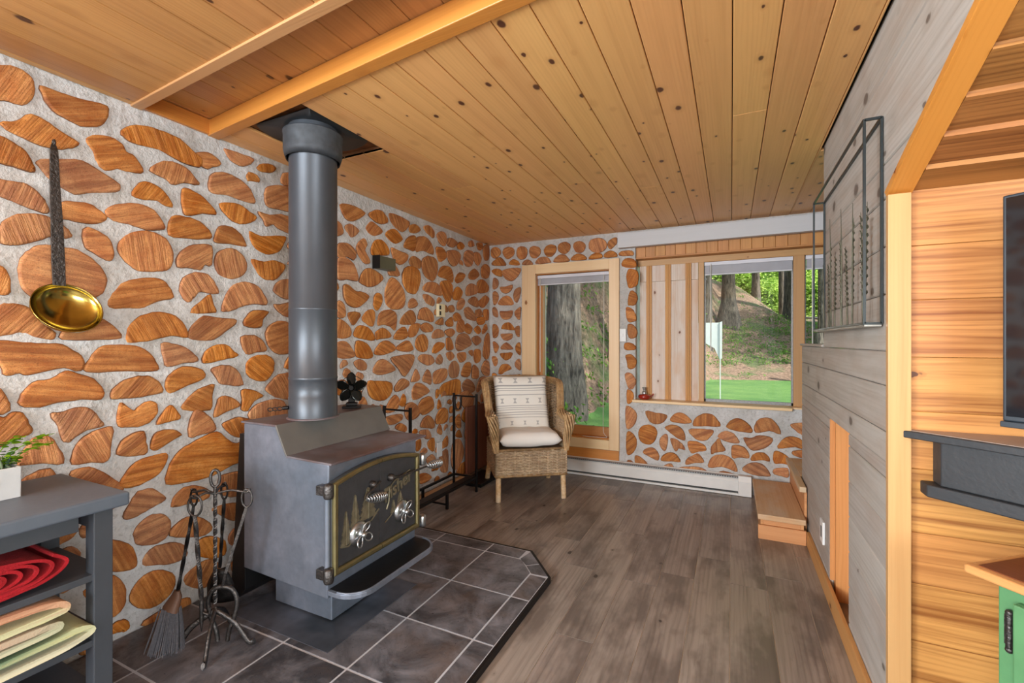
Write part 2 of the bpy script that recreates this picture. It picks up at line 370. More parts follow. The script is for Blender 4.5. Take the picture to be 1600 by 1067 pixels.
def mk_logend():
    m, nt, b = newmat('cordwood_end_grain')
    uv = N(nt, 'ShaderNodeUVMap'); at = N(nt, 'ShaderNodeAttribute', attribute_name='pid')
    sep = N(nt, 'ShaderNodeSeparateColor'); L(nt, at.outputs['Color'], sep.inputs[0])
    off = N(nt, 'ShaderNodeVectorMath', operation='MULTIPLY_ADD'); L(nt, at.outputs['Color'], off.inputs[0]); off.inputs[1].default_value = (31, 17, 9); L(nt, uv.outputs[0], off.inputs[2])
    P = off.outputs[0]
    ln = N(nt, 'ShaderNodeVectorMath', operation='LENGTH'); L(nt, uv.outputs[0], ln.inputs[0])
    wob = noise_(nt, P, 7, 3)
    ring = math_(nt, 'PINGPONG', math_(nt, 'MULTIPLY', math_(nt, 'ADD', ln.outputs['Value'], math_(nt, 'MULTIPLY', wob, .03)), 90), 1)
    rot = N(nt, 'ShaderNodeVectorRotate'); rot.rotation_type = 'Z_AXIS'; L(nt, P, rot.inputs['Vector']); L(nt, math_(nt, 'MULTIPLY', sep.outputs[2], 3.1), rot.inputs['Angle'])
    saw = noise_(nt, vscale(nt, rot.outputs[0], (9, 150, 1)), 1, 3, .6)
    saw2 = noise_(nt, vscale(nt, rot.outputs[0], (3, 45, 1)), 1, 2, .5)
    fine = noise_(nt, P, 240, 2)
    big = noise_(nt, P, 14, 3, .6)
    c = mixc(nt, maprange(nt, big, .3, .72), srgb(216, 152, 90), srgb(184, 108, 54))
    c = mixc(nt, math_(nt, 'MULTIPLY', ring, .22), c, srgb(152, 82, 40))
    c = mixc(nt, maprange(nt, saw, .45, .7, 0, .6), c, srgb(226, 164, 104))
    c = mixc(nt, maprange(nt, saw2, .35, .6, .65, 0), c, srgb(130, 66, 30))
    c = mixc(nt, maprange(nt, fine, .52, .72, 0, .5), c, srgb(104, 54, 28))
    hue = N(nt, 'ShaderNodeHueSaturation'); L(nt, c, hue.inputs['Color'])
    L(nt, maprange(nt, sep.outputs[0], 0, 1, .8, 1.12), hue.inputs['Value']); L(nt, maprange(nt, sep.outputs[1], 0, 1, .92, 1.1), hue.inputs['Saturation'])
    L(nt, hue.outputs[0], b.inputs['Base Color']); b.inputs['Roughness'].default_value = .62
    h = math_(nt, 'ADD', math_(nt, 'MULTIPLY', saw, .9), math_(nt, 'ADD', math_(nt, 'MULTIPLY', saw2, 1.3), math_(nt, 'MULTIPLY', fine, .25)))
    bump(nt, b, h, .6, .008); return m
M['logend'] = mk_logend()
M['bark'] = plain('log_bark_edge', srgb(112, 72, 46), .9, 0, .45, nscale=22, bmp=.5)
def mk_mortar():
    m, nt, b = newmat('pale_grey_mortar'); tc = N(nt, 'ShaderNodeTexCoord'); P = tc.outputs['Object']
    n1 = noise_(nt, P, 6, 5, .6); n2 = noise_(nt, P, 60, 5, .7); n3 = noise_(nt, P, 22, 3, .5)
    c = mixc(nt, maprange(nt, n1, .35, .7), srgb(214, 213, 212), srgb(186, 183, 178))
    c = mixc(nt, maprange(nt, n2, .52, .72, 0, .55), c, srgb(132, 124, 114))
    L(nt, c, b.inputs['Base Color']); b.inputs['Roughness'].default_value = .85
    bump(nt, b, math_(nt, 'ADD', math_(nt, 'MULTIPLY', n3, 1.4), math_(nt, 'MULTIPLY', n2, .8)), .8, .012); return m
M['mortar'] = mk_mortar()
def mk_slate():
    m, nt, b = newmat('dark_slate_tile'); tc = N(nt, 'ShaderNodeTexCoord'); at = N(nt, 'ShaderNodeAttribute', attribute_name='pid')
    off = N(nt, 'ShaderNodeVectorMath', operation='MULTIPLY_ADD'); L(nt, at.outputs['Color'], off.inputs[0]); off.inputs[1].default_value = (9, 7, 5); L(nt, tc.outputs['Object'], off.inputs[2])
    P = off.outputs[0]
    n1 = noise_(nt, P, 5, 6, .65, dist=.8); n2 = noise_(nt, P, 3, 4, .6); n3 = noise_(nt, P, 30, 5, .7, dist=1)
    c = mixc(nt, maprange(nt, n1, .38, .68), srgb(58, 57, 60), srgb(120, 119, 124))
    c = mixc(nt, maprange(nt, n2, .52, .7, 0, .5), c, srgb(98, 78, 64))
    c = mixc(nt, maprange(nt, n3, .55, .75, 0, .45), c, srgb(38, 36, 38))
    L(nt, c, b.inputs['Base Color']); L(nt, maprange(nt, n3, .3, .7, .25, .5), b.inputs['Roughness'])
    bump(nt, b, n3, .25, .004); return m
M['slate'] = mk_slate()
M['plate'] = mk_stove('oiled_steel_floor_plate', srgb(58, 64, 70), False)
def mk_wicker(name, a, bb, dk):
    m, nt, b = newmat(name); at = N(nt, 'ShaderNodeAttribute', attribute_name='pid'); tc = N(nt, 'ShaderNodeTexCoord')
    n = noise_(nt, tc.outputs['Object'], 45, 3); n2 = noise_(nt, tc.outputs['Object'], 9, 3)
    c = mixc(nt, maprange(nt, n, .35, .65), a, bb); c = mixc(nt, maprange(nt, n2, .4, .65, 0, .55), c, dk)
    hue = N(nt, 'ShaderNodeHueSaturation'); L(nt, c, hue.inputs['Color']); L(nt, maprange(nt, at.outputs['Fac'], .2, .8, .72, 1.25), hue.inputs['Value'])
    L(nt, hue.outputs[0], b.inputs['Base Color']); b.inputs['Roughness'].default_value = .55; bump(nt, b, n, .2, .002); return m
M['wicker'] = mk_wicker('grey_brown_wicker', srgb(206, 184, 154), srgb(176, 148, 114), srgb(140, 114, 88))
M['wickerroll'] = mk_wicker('golden_wicker_roll', srgb(204, 172, 126), srgb(170, 132, 86), srgb(132, 102, 72))
M['wickerleg'] = mk_wicker('pale_wrapped_cane', srgb(206, 176, 132), srgb(176, 138, 92), srgb(206, 192, 168))
def mk_pillow():
    m, nt, b = newmat('cream_pillow_with_grey_bands'); uv = N(nt, 'ShaderNodeUVMap'); sp = N(nt, 'ShaderNodeSeparateXYZ'); L(nt, uv.outputs[0], sp.inputs[0])
    u, v = sp.outputs[0], sp.outputs[1]
    def band(c0, w): return maprange(nt, math_(nt, 'ABSOLUTE', math_(nt, 'SUBTRACT', v, c0)), w, w * .7)
    tot = None
    for c0, w in ((.79, .014), (.74, .008), (.70, .007), (.62, .008), (.42, .007), (.385, .006), (.35, .006), (.30, .007), (.26, .006), (.21, .006)):
        x = band(c0, w); tot = x if tot is None else math_(nt, 'MAXIMUM', tot, x)
    # hourglass motifs: |fract(u*n)-.5| against |v-c|
    for c0, h, k, ph in ((.89, .05, 3.6, .1), (.51, .045, 4.2, .0), (.11, .035, 4.2, .3)):
        fu = math_(nt, 'ABSOLUTE', math_(nt, 'SUBTRACT', math_(nt, 'FRACT', math_(nt, 'ADD', math_(nt, 'MULTIPLY', u, k), ph)), .5))
        dv = math_(nt, 'ABSOLUTE', math_(nt, 'SUBTRACT', v, c0))
        lim = math_(nt, 'ADD', .03, math_(nt, 'MULTIPLY', dv, 2.6))
        ins = math_(nt, 'MULTIPLY', math_(nt, 'LESS_THAN', fu, lim), math_(nt, 'LESS_THAN', dv, h))
        stripe = math_(nt, 'GREATER_THAN', math_(nt, 'FRACT', math_(nt, 'MULTIPLY', dv, 55)), .45)
        tot = math_(nt, 'MAXIMUM', tot, math_(nt, 'MULTIPLY', ins, .8))
    L(nt, mixc(nt, math_(nt, 'MULTIPLY', tot, .7), srgb(228, 224, 216), srgb(112, 112, 118)), b.inputs['Base Color']); b.inputs['Roughness'].default_value = .9
    tc = N(nt, 'ShaderNodeTexCoord'); bump(nt, b, noise_(nt, tc.outputs['Object'], 12, 3), .25, .02); return m
M['pillow'] = mk_pillow()
def mk_blanket():
    m, nt, b = newmat('striped_cream_blanket'); uv = N(nt, 'ShaderNodeUVMap'); sp = N(nt, 'ShaderNodeSeparateXYZ'); L(nt, uv.outputs[0], sp.inputs[0])
    r = N(nt, 'ShaderNodeValToRGB'); L(nt, math_(nt, 'FRACT', math_(nt, 'MULTIPLY', sp.outputs[1], 1.0)), r.inputs[0]); cr = r.color_ramp; cr.interpolation = 'EASE'
    cols = [(0, (206, 196, 166)), (.08, (190, 192, 158)), (.15, (186, 150, 130)), (.22, (212, 204, 176)), (.36, (206, 204, 160)), (.42, (204, 160, 126)), (.47, (190, 138, 106)), (.57, (186, 132, 100)), (.62, (206, 196, 160)), (.78, (212, 206, 176)), (.88, (196, 198, 150)), (.93, (86, 116, 88)), (.97, (70, 102, 76))]
    while len(cr.elements) < len(cols): cr.elements.new(.5)
    for e, (p, c) in zip(cr.elements, cols): e.position = p; e.color = srgb(*c)
    L(nt, r.outputs[0], b.inputs['Base Color']); b.inputs['Roughness'].default_value = .95
    tc = N(nt, 'ShaderNodeTexCoord'); bump(nt, b, noise_(nt, tc.outputs['Object'], 220, 2), .5, .003); return m
M['blanket'] = mk_blanket()
def mk_glass(name, tint=(1, 1, 1, 1), refl=1.):
    m = bpy.data.materials.new(name); m.use_nodes = True; nt = m.node_tree; nt.nodes.clear()
    o = N(nt, 'ShaderNodeOutputMaterial'); mx = N(nt, 'ShaderNodeMixShader'); t = N(nt, 'ShaderNodeBsdfTransparent'); g = N(nt, 'ShaderNodeBsdfGlossy')
    t.inputs[0].default_value = tint; g.inputs['Roughness'].default_value = .01
    fr = N(nt, 'ShaderNodeFresnel'); fr.inputs[0].default_value = 1.45
    L(nt, math_(nt, 'MULTIPLY', fr.outputs[0], refl), mx.inputs[0]); L(nt, t.outputs[0], mx.inputs[1]); L(nt, g.outputs[0], mx.inputs[2]); L(nt, mx.outputs[0], o.inputs[0]); return m
M['glass'] = mk_glass('window_glass', (.97, .99, .98, 1), .6)
def mk_screen():
    m, nt, b = newmat('glossy_tv_screen'); b.inputs['Base Color'].default_value = (.006, .007, .01, 1); b.inputs['Roughness'].default_value = .06; b.inputs['Specular IOR Level'].default_value = .8
    return m
M['screen'] = mk_screen()
def mk_leaf(name, c1, c2, trans=.5):
    m = bpy.data.materials.new(name); m.use_nodes = True; nt = m.node_tree; nt.nodes.clear()
    o = N(nt, 'ShaderNodeOutputMaterial'); mx = N(nt, 'ShaderNodeMixShader'); mx.inputs[0].default_value = trans
    d = N(nt, 'ShaderNodeBsdfDiffuse'); t = N(nt, 'ShaderNodeBsdfTranslucent'); at = N(nt, 'ShaderNodeAttribute', attribute_name='pid')
    c = mixc(nt, at.outputs['Fac'], c1, c2)
    L(nt, c, d.inputs[0]); L(nt, c, t.inputs[0]); L(nt, d.outputs[0], mx.inputs[1]); L(nt, t.outputs[0], mx.inputs[2]); L(nt, mx.outputs[0], o.inputs[0]); return m
M['leaf'] = mk_leaf('sunlit_leaf', srgb(150, 192, 84), srgb(226, 244, 150), .55)  # colour raised so that self-shaded crowns look sunlit
M['leafdark'] = mk_leaf('shade_leaf', srgb(44, 84, 40), srgb(100, 140, 66), .35)  # darker copy of that leaf; the shade of the woods is in its colour
M['fern'] = mk_leaf('undergrowth_leaf', srgb(56, 104, 44), srgb(140, 178, 84), .35)
M['succ'] = mk_leaf('eucalyptus_leaf', srgb(34, 84, 40), srgb(150, 196, 40), .3)
M['succdark'] = mk_leaf('grey_green_leaf', srgb(70, 92, 70), srgb(120, 132, 104), .1)
def mk_bark():
    m, nt, b = newmat('tree_bark'); tc = N(nt, 'ShaderNodeTexCoord')
    n = noise_(nt, vscale(nt, tc.outputs['Object'], (14, 14, 2.2)), 1, 5, .65, dist=.6)
    c = mixc(nt, maprange(nt, n, .35, .65), srgb(50, 44, 40), srgb(126, 116, 106)); L(nt, c, b.inputs['Base Color']); b.inputs['Roughness'].default_value = .9
    bump(nt, b, n, 1, .06); return m
M['treebark'] = mk_bark()
def mk_ground():
    m, nt, b = newmat('leaf_litter_and_moss'); tc = N(nt, 'ShaderNodeTexCoord'); P = tc.outputs['Object']
    n1 = noise_(nt, P, .55, 4, .6); n2 = noise_(nt, P, 9, 6, .7); n3 = noise_(nt, P, 40, 3, .6)
    c = mixc(nt, maprange(nt, n2, .35, .68), srgb(84, 66, 54), srgb(180, 148, 126)); c = mixc(nt, maprange(nt, n3, .5, .7, 0, .6), c, srgb(66, 52, 42))
    c = mixc(nt, maprange(nt, n1, .5, .62, 0, .7), c, srgb(64, 104, 48)); L(nt, c, b.inputs['Base Color']); b.inputs['Roughness'].default_value = .95
    bump(nt, b, n2, 1, .1); return m
M['litter'] = mk_ground()
def mk_lawn():
    m, nt, b = newmat('mown_lawn'); tc = N(nt, 'ShaderNodeTexCoord'); P = tc.outputs['Object']
    n1 = noise_(nt, P, 1.2, 4, .6); n2 = noise_(nt, P, 30, 4, .7)
    c = mixc(nt, maprange(nt, n1, .35, .7), srgb(74, 120, 54), srgb(108, 146, 72)); c = mixc(nt, maprange(nt, n2, .4, .7, 0, .5), c, srgb(56, 96, 42))
    L(nt, c, b.inputs['Base Color']); b.inputs['Roughness'].default_value = .9; bump(nt, b, n2, .8, .05); return m
M['lawn'] = mk_lawn()
LEFT_LOGS = """
647,2271 693,2302 726,2309 753,2297 768,2267 761,2214 734,2177 700,2175 668,2170 643,2198
784,2272 834,2275 904,2280 988,2291 991,2252 969,2200 917,2173 868,2175 821,2196 796,2226
678,2087 722,2111 757,2153 792,2147 842,2124 897,2100 877,2072 825,2048 772,2048 722,2058 693,2067
636,2013 678,2038 711,2027 741,2007 762,1966 766,1938 726,1940 678,1942 643,1945
772,1983 842,2014 908,2032 969,2008 1036,1975 1018,1936 940,1913 886,1891 846,1905 809,1927 788,1953
917,2114 940,2147 998,2167 1044,2152 1059,2126 1091,2113 1121,2059 1070,2042 1023,2036 983,2019 955,2039 940,2082
1036,2198 1059,2233 1113,2262 1181,2271 1266,2265 1323,2232 1370,2207 1357,2160 1272,2158 1181,2179 1097,2172 1054,2181
1317,2196 1364,2238 1421,2246 1463,2214 1421,2183 1388,2167
1480,2299 1551,2304 1641,2305 1626,2272 1579,2242 1524,2245 1497,2266
1661,2261 1696,2296 1747,2310 1779,2301 1758,2270 1696,2249
1823,2282 1885,2311 1962,2328 1987,2274 1885,2230 1812,2224
1144,2072 1187,2125 1236,2143 1295,2135 1340,2097 1354,2073 1287,2060 1236,2036 1208,2055
1076,1939 1095,1989 1130,2018 1180,2007 1222,1973 1238,1930 1194,1934 1174,1944 1127,1935
1278,2029 1325,2035 1380,2014 1421,1978 1436,1948 1372,1936 1302,1908 1280,1933
1400,2091 1421,2149 1471,2174 1542,2171 1607,2146 1644,2093 1646,2061 1579,2056 1506,2063 1421,2051
1454,2005 1506,2027 1560,2033 1617,2008 1661,1982 1598,1937 1542,1930 1489,1957
1711,2160 1769,2198 1857,2218 1987,2232 2024,2159 2012,2093 1885,2073 1790,2067 1711,2070
1666,2020 1737,2019 1807,2042 1885,2036 1987,2025 2006,1966 1885,1939 1790,1955 1758,1972 1716,1948 1696,1985
1617,1902 1686,1889 1834,1920 1836,1881 1801,1825 1737,1795 1666,1806 1626,1849
1851,1864 1885,1906 1975,1929 2012,1884 1962,1849 1885,1843
1233,1885 1295,1901 1364,1893 1408,1857 1411,1819 1317,1800 1222,1796
1433,1836 1454,1888 1506,1904 1560,1885 1593,1843 1596,1811 1506,1812 1437,1807
1049,1895 1102,1910 1160,1898 1194,1856 1204,1820 1127,1804 1064,1811 1010,1813 981,1841 1004,1875
846,1846 886,1860 931,1864 969,1844 992,1823 969,1796 922,1782 868,1784 834,1787
643,1872 671,1883 715,1884 745,1886 776,1865 800,1828 803,1793 768,1795 726,1805 696,1816 657,1830
678,1717 700,1751 734,1773 784,1783 825,1773 864,1743 875,1716 846,1705 809,1702 745,1665 689,1652 678,1676
724,1584 737,1619 764,1653 800,1671 842,1671 890,1668 940,1641 976,1599 988,1552 974,1502 936,1475 877,1458 792,1463 745,1480 726,1532
908,1741 926,1765 964,1756 998,1730 1011,1683 1008,1649 988,1640 950,1661 917,1684
1026,1711 1054,1760 1102,1788 1152,1797 1210,1779 1238,1730 1241,1677 1216,1633 1158,1617 1102,1613 1054,1647 1031,1681
647,1588 678,1575 696,1549 704,1513 698,1471 668,1473 643,1501
996,1443 998,1486 1028,1538 1070,1568 1124,1584 1187,1589 1222,1560 1244,1508 1181,1486 1124,1452 1070,1445
678,1432 711,1438 753,1427 792,1375 827,1331 817,1309 764,1319 734,1332 707,1327 657,1318 650,1379
846,1309 851,1343 904,1379 959,1399 1013,1365 1039,1316 969,1308
650,1298 678,1303 734,1296 792,1293 846,1287 895,1252 914,1216 904,1182 851,1196 805,1190 749,1175 730,1184 693,1176 678,1215
922,1175 931,1227 964,1274 1018,1286 1086,1285 1141,1252 1172,1206 1175,1166 1070,1172
730,1064 734,1106 764,1146 813,1156 855,1182 895,1171 945,1144 976,1099 969,1061 904,1065 834,1062 784,1052
650,1130 678,1128 696,1094 703,1062 696,1042 657,1045
650,1043 685,1023 711,1040 737,1034 753,991 761,957 722,943 685,927 653,915
813,1020 851,1023 904,1036 940,1017 969,968 974,946 922,940 886,917 866,901 846,914 834,967
722,853 745,912 772,939 813,930 838,881 851,822 792,836 737,841
877,810 881,866 913,912 959,933 1007,937 1003,871 991,797 940,803
768,804 813,809 834,759 825,722 715,744 737,790
872,771 904,789 945,779 998,732 1049,668 1018,659 922,699
1003,1057 1008,1096 1049,1130 1102,1145 1152,1138 1187,1106 1193,1065 1113,1054 1054,1054
1258,1656 1264,1709 1299,1753 1349,1777 1416,1782 1416,1688 1385,1683 1363,1653 1320,1658
1431,1698 1447,1752 1495,1783 1544,1786 1587,1756 1605,1708 1579,1654 1519,1628 1462,1639 1439,1668
1268,1554 1285,1604 1341,1638 1400,1635 1439,1588 1452,1546 1400,1545 1356,1544 1327,1507 1306,1490 1278,1518
1318,1442 1363,1495 1412,1538 1427,1484 1437,1449
1466,1458 1491,1545 1528,1598 1596,1622 1668,1605 1715,1548 1718,1509 1641,1508 1579,1490 1528,1466
1627,1750 1706,1749 1774,1767 1840,1748 1814,1694 1764,1653 1696,1656 1650,1698
1764,1593 1804,1656 1893,1671 1965,1656 1976,1571 1893,1556 1835,1554
1587,1386 1601,1437 1641,1469 1730,1470 1696,1424 1682,1380
1764,1512 1804,1515 1893,1536 1942,1511 1893,1461 1845,1445 1794,1474
1057,1298 1060,1356 1112,1413 1179,1434 1251,1420 1292,1377 1304,1320 1237,1327 1173,1312 1112,1298
1306,1320 1327,1378 1378,1426 1455,1422 1536,1417 1543,1393 1487,1350 1431,1310 1378,1305
1570,1323 1650,1332 1696,1302 1720,1249 1659,1241 1596,1234
1715,1346 1744,1395 1814,1420 1893,1395 1931,1340 1926,1274 1856,1228 1774,1234 1725,1284
1192,1291 1237,1290 1292,1272 1338,1237 1352,1202 1285,1197 1218,1181 1198,1229
1374,1197 1385,1247 1423,1278 1487,1284 1536,1244 1553,1223 1470,1205 1416,1193
1596,1158 1614,1200 1668,1224 1735,1218 1769,1176 1754,1114 1706,1078 1632,1097 1605,1124
1830,1146 1856,1200 1904,1232 1988,1215 2011,1146 1904,1138
1730,1054 1794,1107 1893,1110 2011,1059 2058,986 1976,942 1814,965 1715,1020
1416,1160 1470,1177 1528,1166 1561,1127 1579,1067 1503,1073 1455,1086 1435,1127
1207,1081 1209,1117 1233,1151 1281,1177 1344,1171 1381,1150 1384,1119 1337,1099 1287,1081 1227,1056
1028,937 1025,991 1036,1036 1062,1016 1085,996 1108,1014 1138,1031 1169,1020 1178,983 1157,944 1114,923 1073,926
1172,920 1194,967 1227,1002 1253,980 1272,933 1227,926
1284,973 1294,1012 1337,1053 1388,1075 1432,1080 1419,1022 1411,955
1430,913 1442,971 1458,1013 1506,1012 1548,987 1565,956 1506,939
1573,1038 1635,1032 1700,995 1644,971 1608,925 1573,938 1578,987
1308,841 1330,955 1366,958 1411,916 1438,868 1430,846 1373,840
1469,871 1522,891 1573,892 1635,861 1644,791 1573,783 1514,815
1023,818 1039,868 1079,894 1123,897 1129,850 1135,800 1085,797
1147,818 1157,866 1188,889 1240,885 1277,854 1227,831 1175,805
1031,679 1050,724 1091,768 1144,780 1210,783 1214,746 1182,696 1126,669 1073,660
1210,638 1227,728 1267,778 1344,815 1442,840 1490,795 1539,760 1582,760 1672,716 1681,645 1582,655 1498,643 1419,619 1315,620
1450,531 1454,602 1498,610 1573,603 1653,565 1662,476 1573,473 1498,492
1233,526 1247,569 1287,598 1344,593 1403,552 1400,514 1330,513 1274,516
1048,542 1073,595 1102,634 1157,632 1201,590 1207,563 1157,547 1114,533 1073,523
1085,440 1093,478 1138,511 1188,508 1223,474 1230,428 1207,386 1157,377 1102,399
1617,881 1635,938 1735,969 1828,949 1849,864 1735,854
646,627 712,586 782,567 795,520 735,532 657,560
740,559 795,571 892,556 879,522 833,505 782,513
903,512 906,556 949,554 978,520 971,486 927,498
971,463 1031,444 1079,396 1096,321 1071,303 1000,330 963,398
1116,307 1146,359 1227,357 1294,319 1299,264 1246,256 1181,274
1071,168 1087,228 1138,258 1199,245 1246,193 1241,133 1190,97 1121,104
978,313 1031,283 1055,224 1047,152 1000,130 971,192
1227,393 1265,441 1323,447 1396,400 1417,347 1354,338
1112,39 1181,61 1255,74 1313,55 1304,-4 1218,-9
1284,154 1334,196 1417,203 1461,138 1439,81 1354,78
1461,410 1417,448 1450,459 1554,437 1578,370 1530,352
1354,317 1417,314 1484,265 1484,197 1417,203 1344,256
913,285 949,295 956,236 927,242
625,496 678,488 746,441 807,363 795,284 700,318 635,383
735,251 807,244 872,174 879,100 795,108 729,189
615,302 673,293 712,223 689,165 625,212
1519,136 1603,147 1680,65 1667,-2 1554,27
1616,322 1707,326 1804,242 1775,151 1641,204
1641,-63 1707,4 1847,-60 1892,-160 1789,-161
1923,119 2087,84 2175,-50 2070,-105 1923,-14
1892,-80 2036,-132 2104,-233 1970,-224
2250,-81 2409,-115 2473,-250 2328,-248
1707,153 1847,109 1862,-14 1734,29
1970,236 2104,205 2175,94 2036,117
2269,105 2451,56 2495,-70 2328,-37
2249,2217 2360,2242 2479,2229 2471,2194 2375,2137 2304,2141
2144,2082 2235,2104 2276,2066 2269,2017 2144,1986
2518,2216 2590,2269 2656,2280 2716,2242 2716,2203 2623,2179
2743,2285 2833,2295 2987,2277 2967,2221 2899,2175 2815,2187 2751,2227
2297,2081 2346,2109 2404,2100 2430,2073 2367,2022 2325,2040
2491,2115 2549,2175 2623,2161 2673,2126 2606,2083 2541,2075
2987,2245 3068,2276 3138,2240 3048,2194 2987,2200
3175,2281 3264,2308 3333,2269 3322,2211 3219,2237
2699,2114 2760,2169 2833,2173 2905,2114 2815,2065 2743,2081
2909,2064 2987,2156 3068,2173 3058,2054 2967,2050
3064,2146 3153,2194 3241,2188 3310,2133 3317,2066 3175,2075 3068,2049
2235,1948 2318,1971 2389,1939 2401,1898 2375,1866 2318,1878 2235,1865
2404,1969 2471,2038 2513,2001 2487,1957 2534,1897 2529,1863 2471,1865 2419,1912
2549,1985 2590,2045 2656,2064 2725,2024 2743,1967 2639,1944 2557,1935
2764,2025 2852,2017 2967,2006 2947,1946 2870,1909 2796,1934
2734,1822 2743,1907 2815,1894 2867,1822 2778,1810
2987,1958 3037,2008 3142,1983 3132,1916 3068,1913 3007,1923
3158,1986 3241,2040 3357,2031 3386,1952 3333,1841 3241,1837 3164,1894
2235,1854 2304,1871 2375,1839 2411,1779 2411,1724 2318,1724 2235,1719
2433,1738 2471,1804 2541,1831 2639,1810 2673,1767 2590,1711 2510,1697 2441,1717
2899,1820 2928,1886 3007,1917 3110,1899 3132,1810 3068,1699 2967,1702 2909,1759
3393,1911 3454,1983 3581,1995 3639,1930 3621,1854 3529,1872 3405,1885
3661,1888 3743,1966 3858,1959 3800,1890 3702,1856
3529,2131 3688,2167 3766,2128 3715,2045 3634,2010 3555,2049
3357,2128 3454,2153 3517,2115 3517,2064 3405,2018
3369,2256 3454,2299 3524,2274 3504,2177 3405,2193
3524,2238 3607,2270 3710,2246 3634,2187 3542,2191
3710,2223 3771,2268 3843,2241 3800,2198 3729,2189
3902,2283 3978,2322 4024,2275 3932,2250
3823,2153 3902,2210 4009,2201 3993,2087 3902,2042 3829,2077
4024,2203 4120,2220 4169,2163 4104,2085 4024,2124
4072,2308 4185,2338 4202,2284 4120,2249
4219,2304 4339,2335 4339,2191 4236,2174
3932,1984 4040,2046 4136,1995 4040,1935 3932,1929
4169,2065 4270,2130 4357,2092 4322,1986 4185,1977
2283,1677 2332,1688 2396,1651 2464,1653 2526,1625 2479,1576 2404,1537 2332,1549 2290,1604
2574,1606 2598,1654 2656,1654 2665,1590 2614,1528 2574,1560
2699,1699 2778,1798 2889,1744 2938,1649 2909,1571 2796,1549 2708,1582
3164,1741 3219,1807 3357,1823 3442,1777 3449,1714 3310,1722
3417,1823 3529,1865 3621,1825 3607,1706 3542,1664 3466,1722
3634,1767 3715,1827 3800,1783 3743,1702 3634,1701
3872,1837 3978,1888 4088,1860 4072,1794 3872,1752
4088,1908 4202,1954 4322,1902 4305,1833 4104,1805
3164,1695 3241,1706 3333,1669 3322,1613 3219,1632
2977,1576 2987,1634 3048,1658 3100,1617 3068,1582
3702,1669 3786,1724 3843,1688 3786,1615 3702,1609
3902,1700 4040,1759 4120,1701 4088,1653
4120,1717 4270,1793 4347,1752 4236,1663 4136,1670
2235,1568 2290,1556 2304,1472 2235,1466
2325,1495 2419,1506 2441,1479 2382,1414 2346,1437
2456,1469 2518,1528 2582,1526 2590,1469 2565,1411 2494,1431
2619,1471 2656,1525 2760,1546 2833,1505 2815,1388 2760,1411 2690,1427 2623,1419
2861,1445 2909,1509 3007,1559 3068,1517 3058,1452 2947,1435
3100,1493 3132,1566 3219,1592 3310,1543 3317,1475 3175,1483
3357,1476 3454,1516 3466,1452 3357,1456
3517,1483 3607,1530 3634,1458 3581,1437 3517,1454
3829,1602 3917,1647 4040,1583 4072,1513 3887,1528
3634,1546 3715,1577 3777,1523 3661,1488
4056,1616 4152,1638 4202,1576 4072,1553
4219,1626 4322,1641 4322,1531 4236,1544
3555,1622 3634,1642 3661,1592 3581,1570
3688,1430 3743,1522 3829,1495 3829,1395 3715,1393
3843,1449 3902,1482 3993,1438 3947,1374 3858,1396
4072,1537 4236,1561 4236,1494 4120,1474
2235,1443 2304,1435 2353,1383 2346,1335 2235,1323
2382,1362 2419,1409 2494,1409 2557,1377 2587,1308 2464,1319 2389,1335
2593,1366 2673,1403 2751,1369 2760,1333 2656,1320 2598,1314
2796,1321 2833,1382 2928,1416 2963,1347 2909,1315
2971,1385 3017,1437 3132,1448 3068,1348 2977,1337
3132,1428 3219,1464 3310,1427 3287,1385 3175,1383
3298,1365 3357,1407 3454,1402 3484,1346 3310,1324
3491,1389 3607,1420 3661,1385 3581,1340
4024,1423 4104,1465 4169,1410 4104,1376
4185,1410 4270,1487 4305,1430 4219,1378
2235,1295 2318,1297 2375,1241 2386,1192 2235,1193
2404,1300 2494,1289 2549,1238 2557,1181 2404,1191
2582,1209 2623,1271 2708,1309 2796,1276 2815,1233 2690,1200
2824,1246 2909,1294 2987,1304 3037,1230 2909,1219
3064,1294 3110,1346 3186,1361 3241,1307 3219,1220 3132,1215 3073,1249
3298,1212 3357,1287 3479,1286 3479,1244 3357,1194
3517,1322 3594,1330 3639,1234 3529,1221
3683,1308 3743,1368 3887,1374 3978,1277 3858,1231 3743,1206 3688,1234
3978,1324 4088,1360 4169,1309 4072,1261
4202,1177 4253,1342 4339,1385 4361,1190 4305,1108 4236,1127
3517,1186 3607,1205 3661,1160 3581,1119
3702,1181 3858,1193 3858,1116 3743,1100
4024,1205 4152,1211 4152,1097 4040,1085
3917,1199 3993,1214 3993,1150
3357,1141 3417,1188 3466,1144 3442,1096 3369,1106
3100,1150 3153,1188 3287,1178 3338,1121 3241,1091
2760,1168 2889,1189 3037,1191 3027,1114 2928,1018 2852,1085
2565,1078 2606,1145 2673,1165 2760,1132 2811,1075 2656,1049
2382,1154 2448,1175 2502,1138 2494,1093 2419,1108
3555,1033 3607,1103 3688,1112 3743,1052 3715,964 3607,957
3777,1005 3858,1085 3962,1080 3932,957 3800,958
3978,977 4009,1062 4104,1018 4104,921 3993,929
4169,1014 4253,1093 4339,1073 4347,937 4236,944
3007,981 3068,1073 3115,1018 3110,973 3027,966
3158,976 3230,1058 3287,1007 3282,925 3219,944
3315,1019 3429,1054 3529,1041 3517,963 3405,922 3315,936
2513,1013 2623,1005 2760,982 2769,909 2690,857 2574,877 2518,934
2806,942 2889,1002 2977,977 2967,933 2833,905
3017,897 3068,950 3153,943 3264,873 3175,835 3037,815
3417,823 3454,904 3607,935 3743,932 3771,854 3743,789
3794,867 3887,929 4009,880 4040,797 3887,781
4072,810 4152,917 4287,916 4202,831 4104,775
3357,864 3405,866 3400,811 3357,794
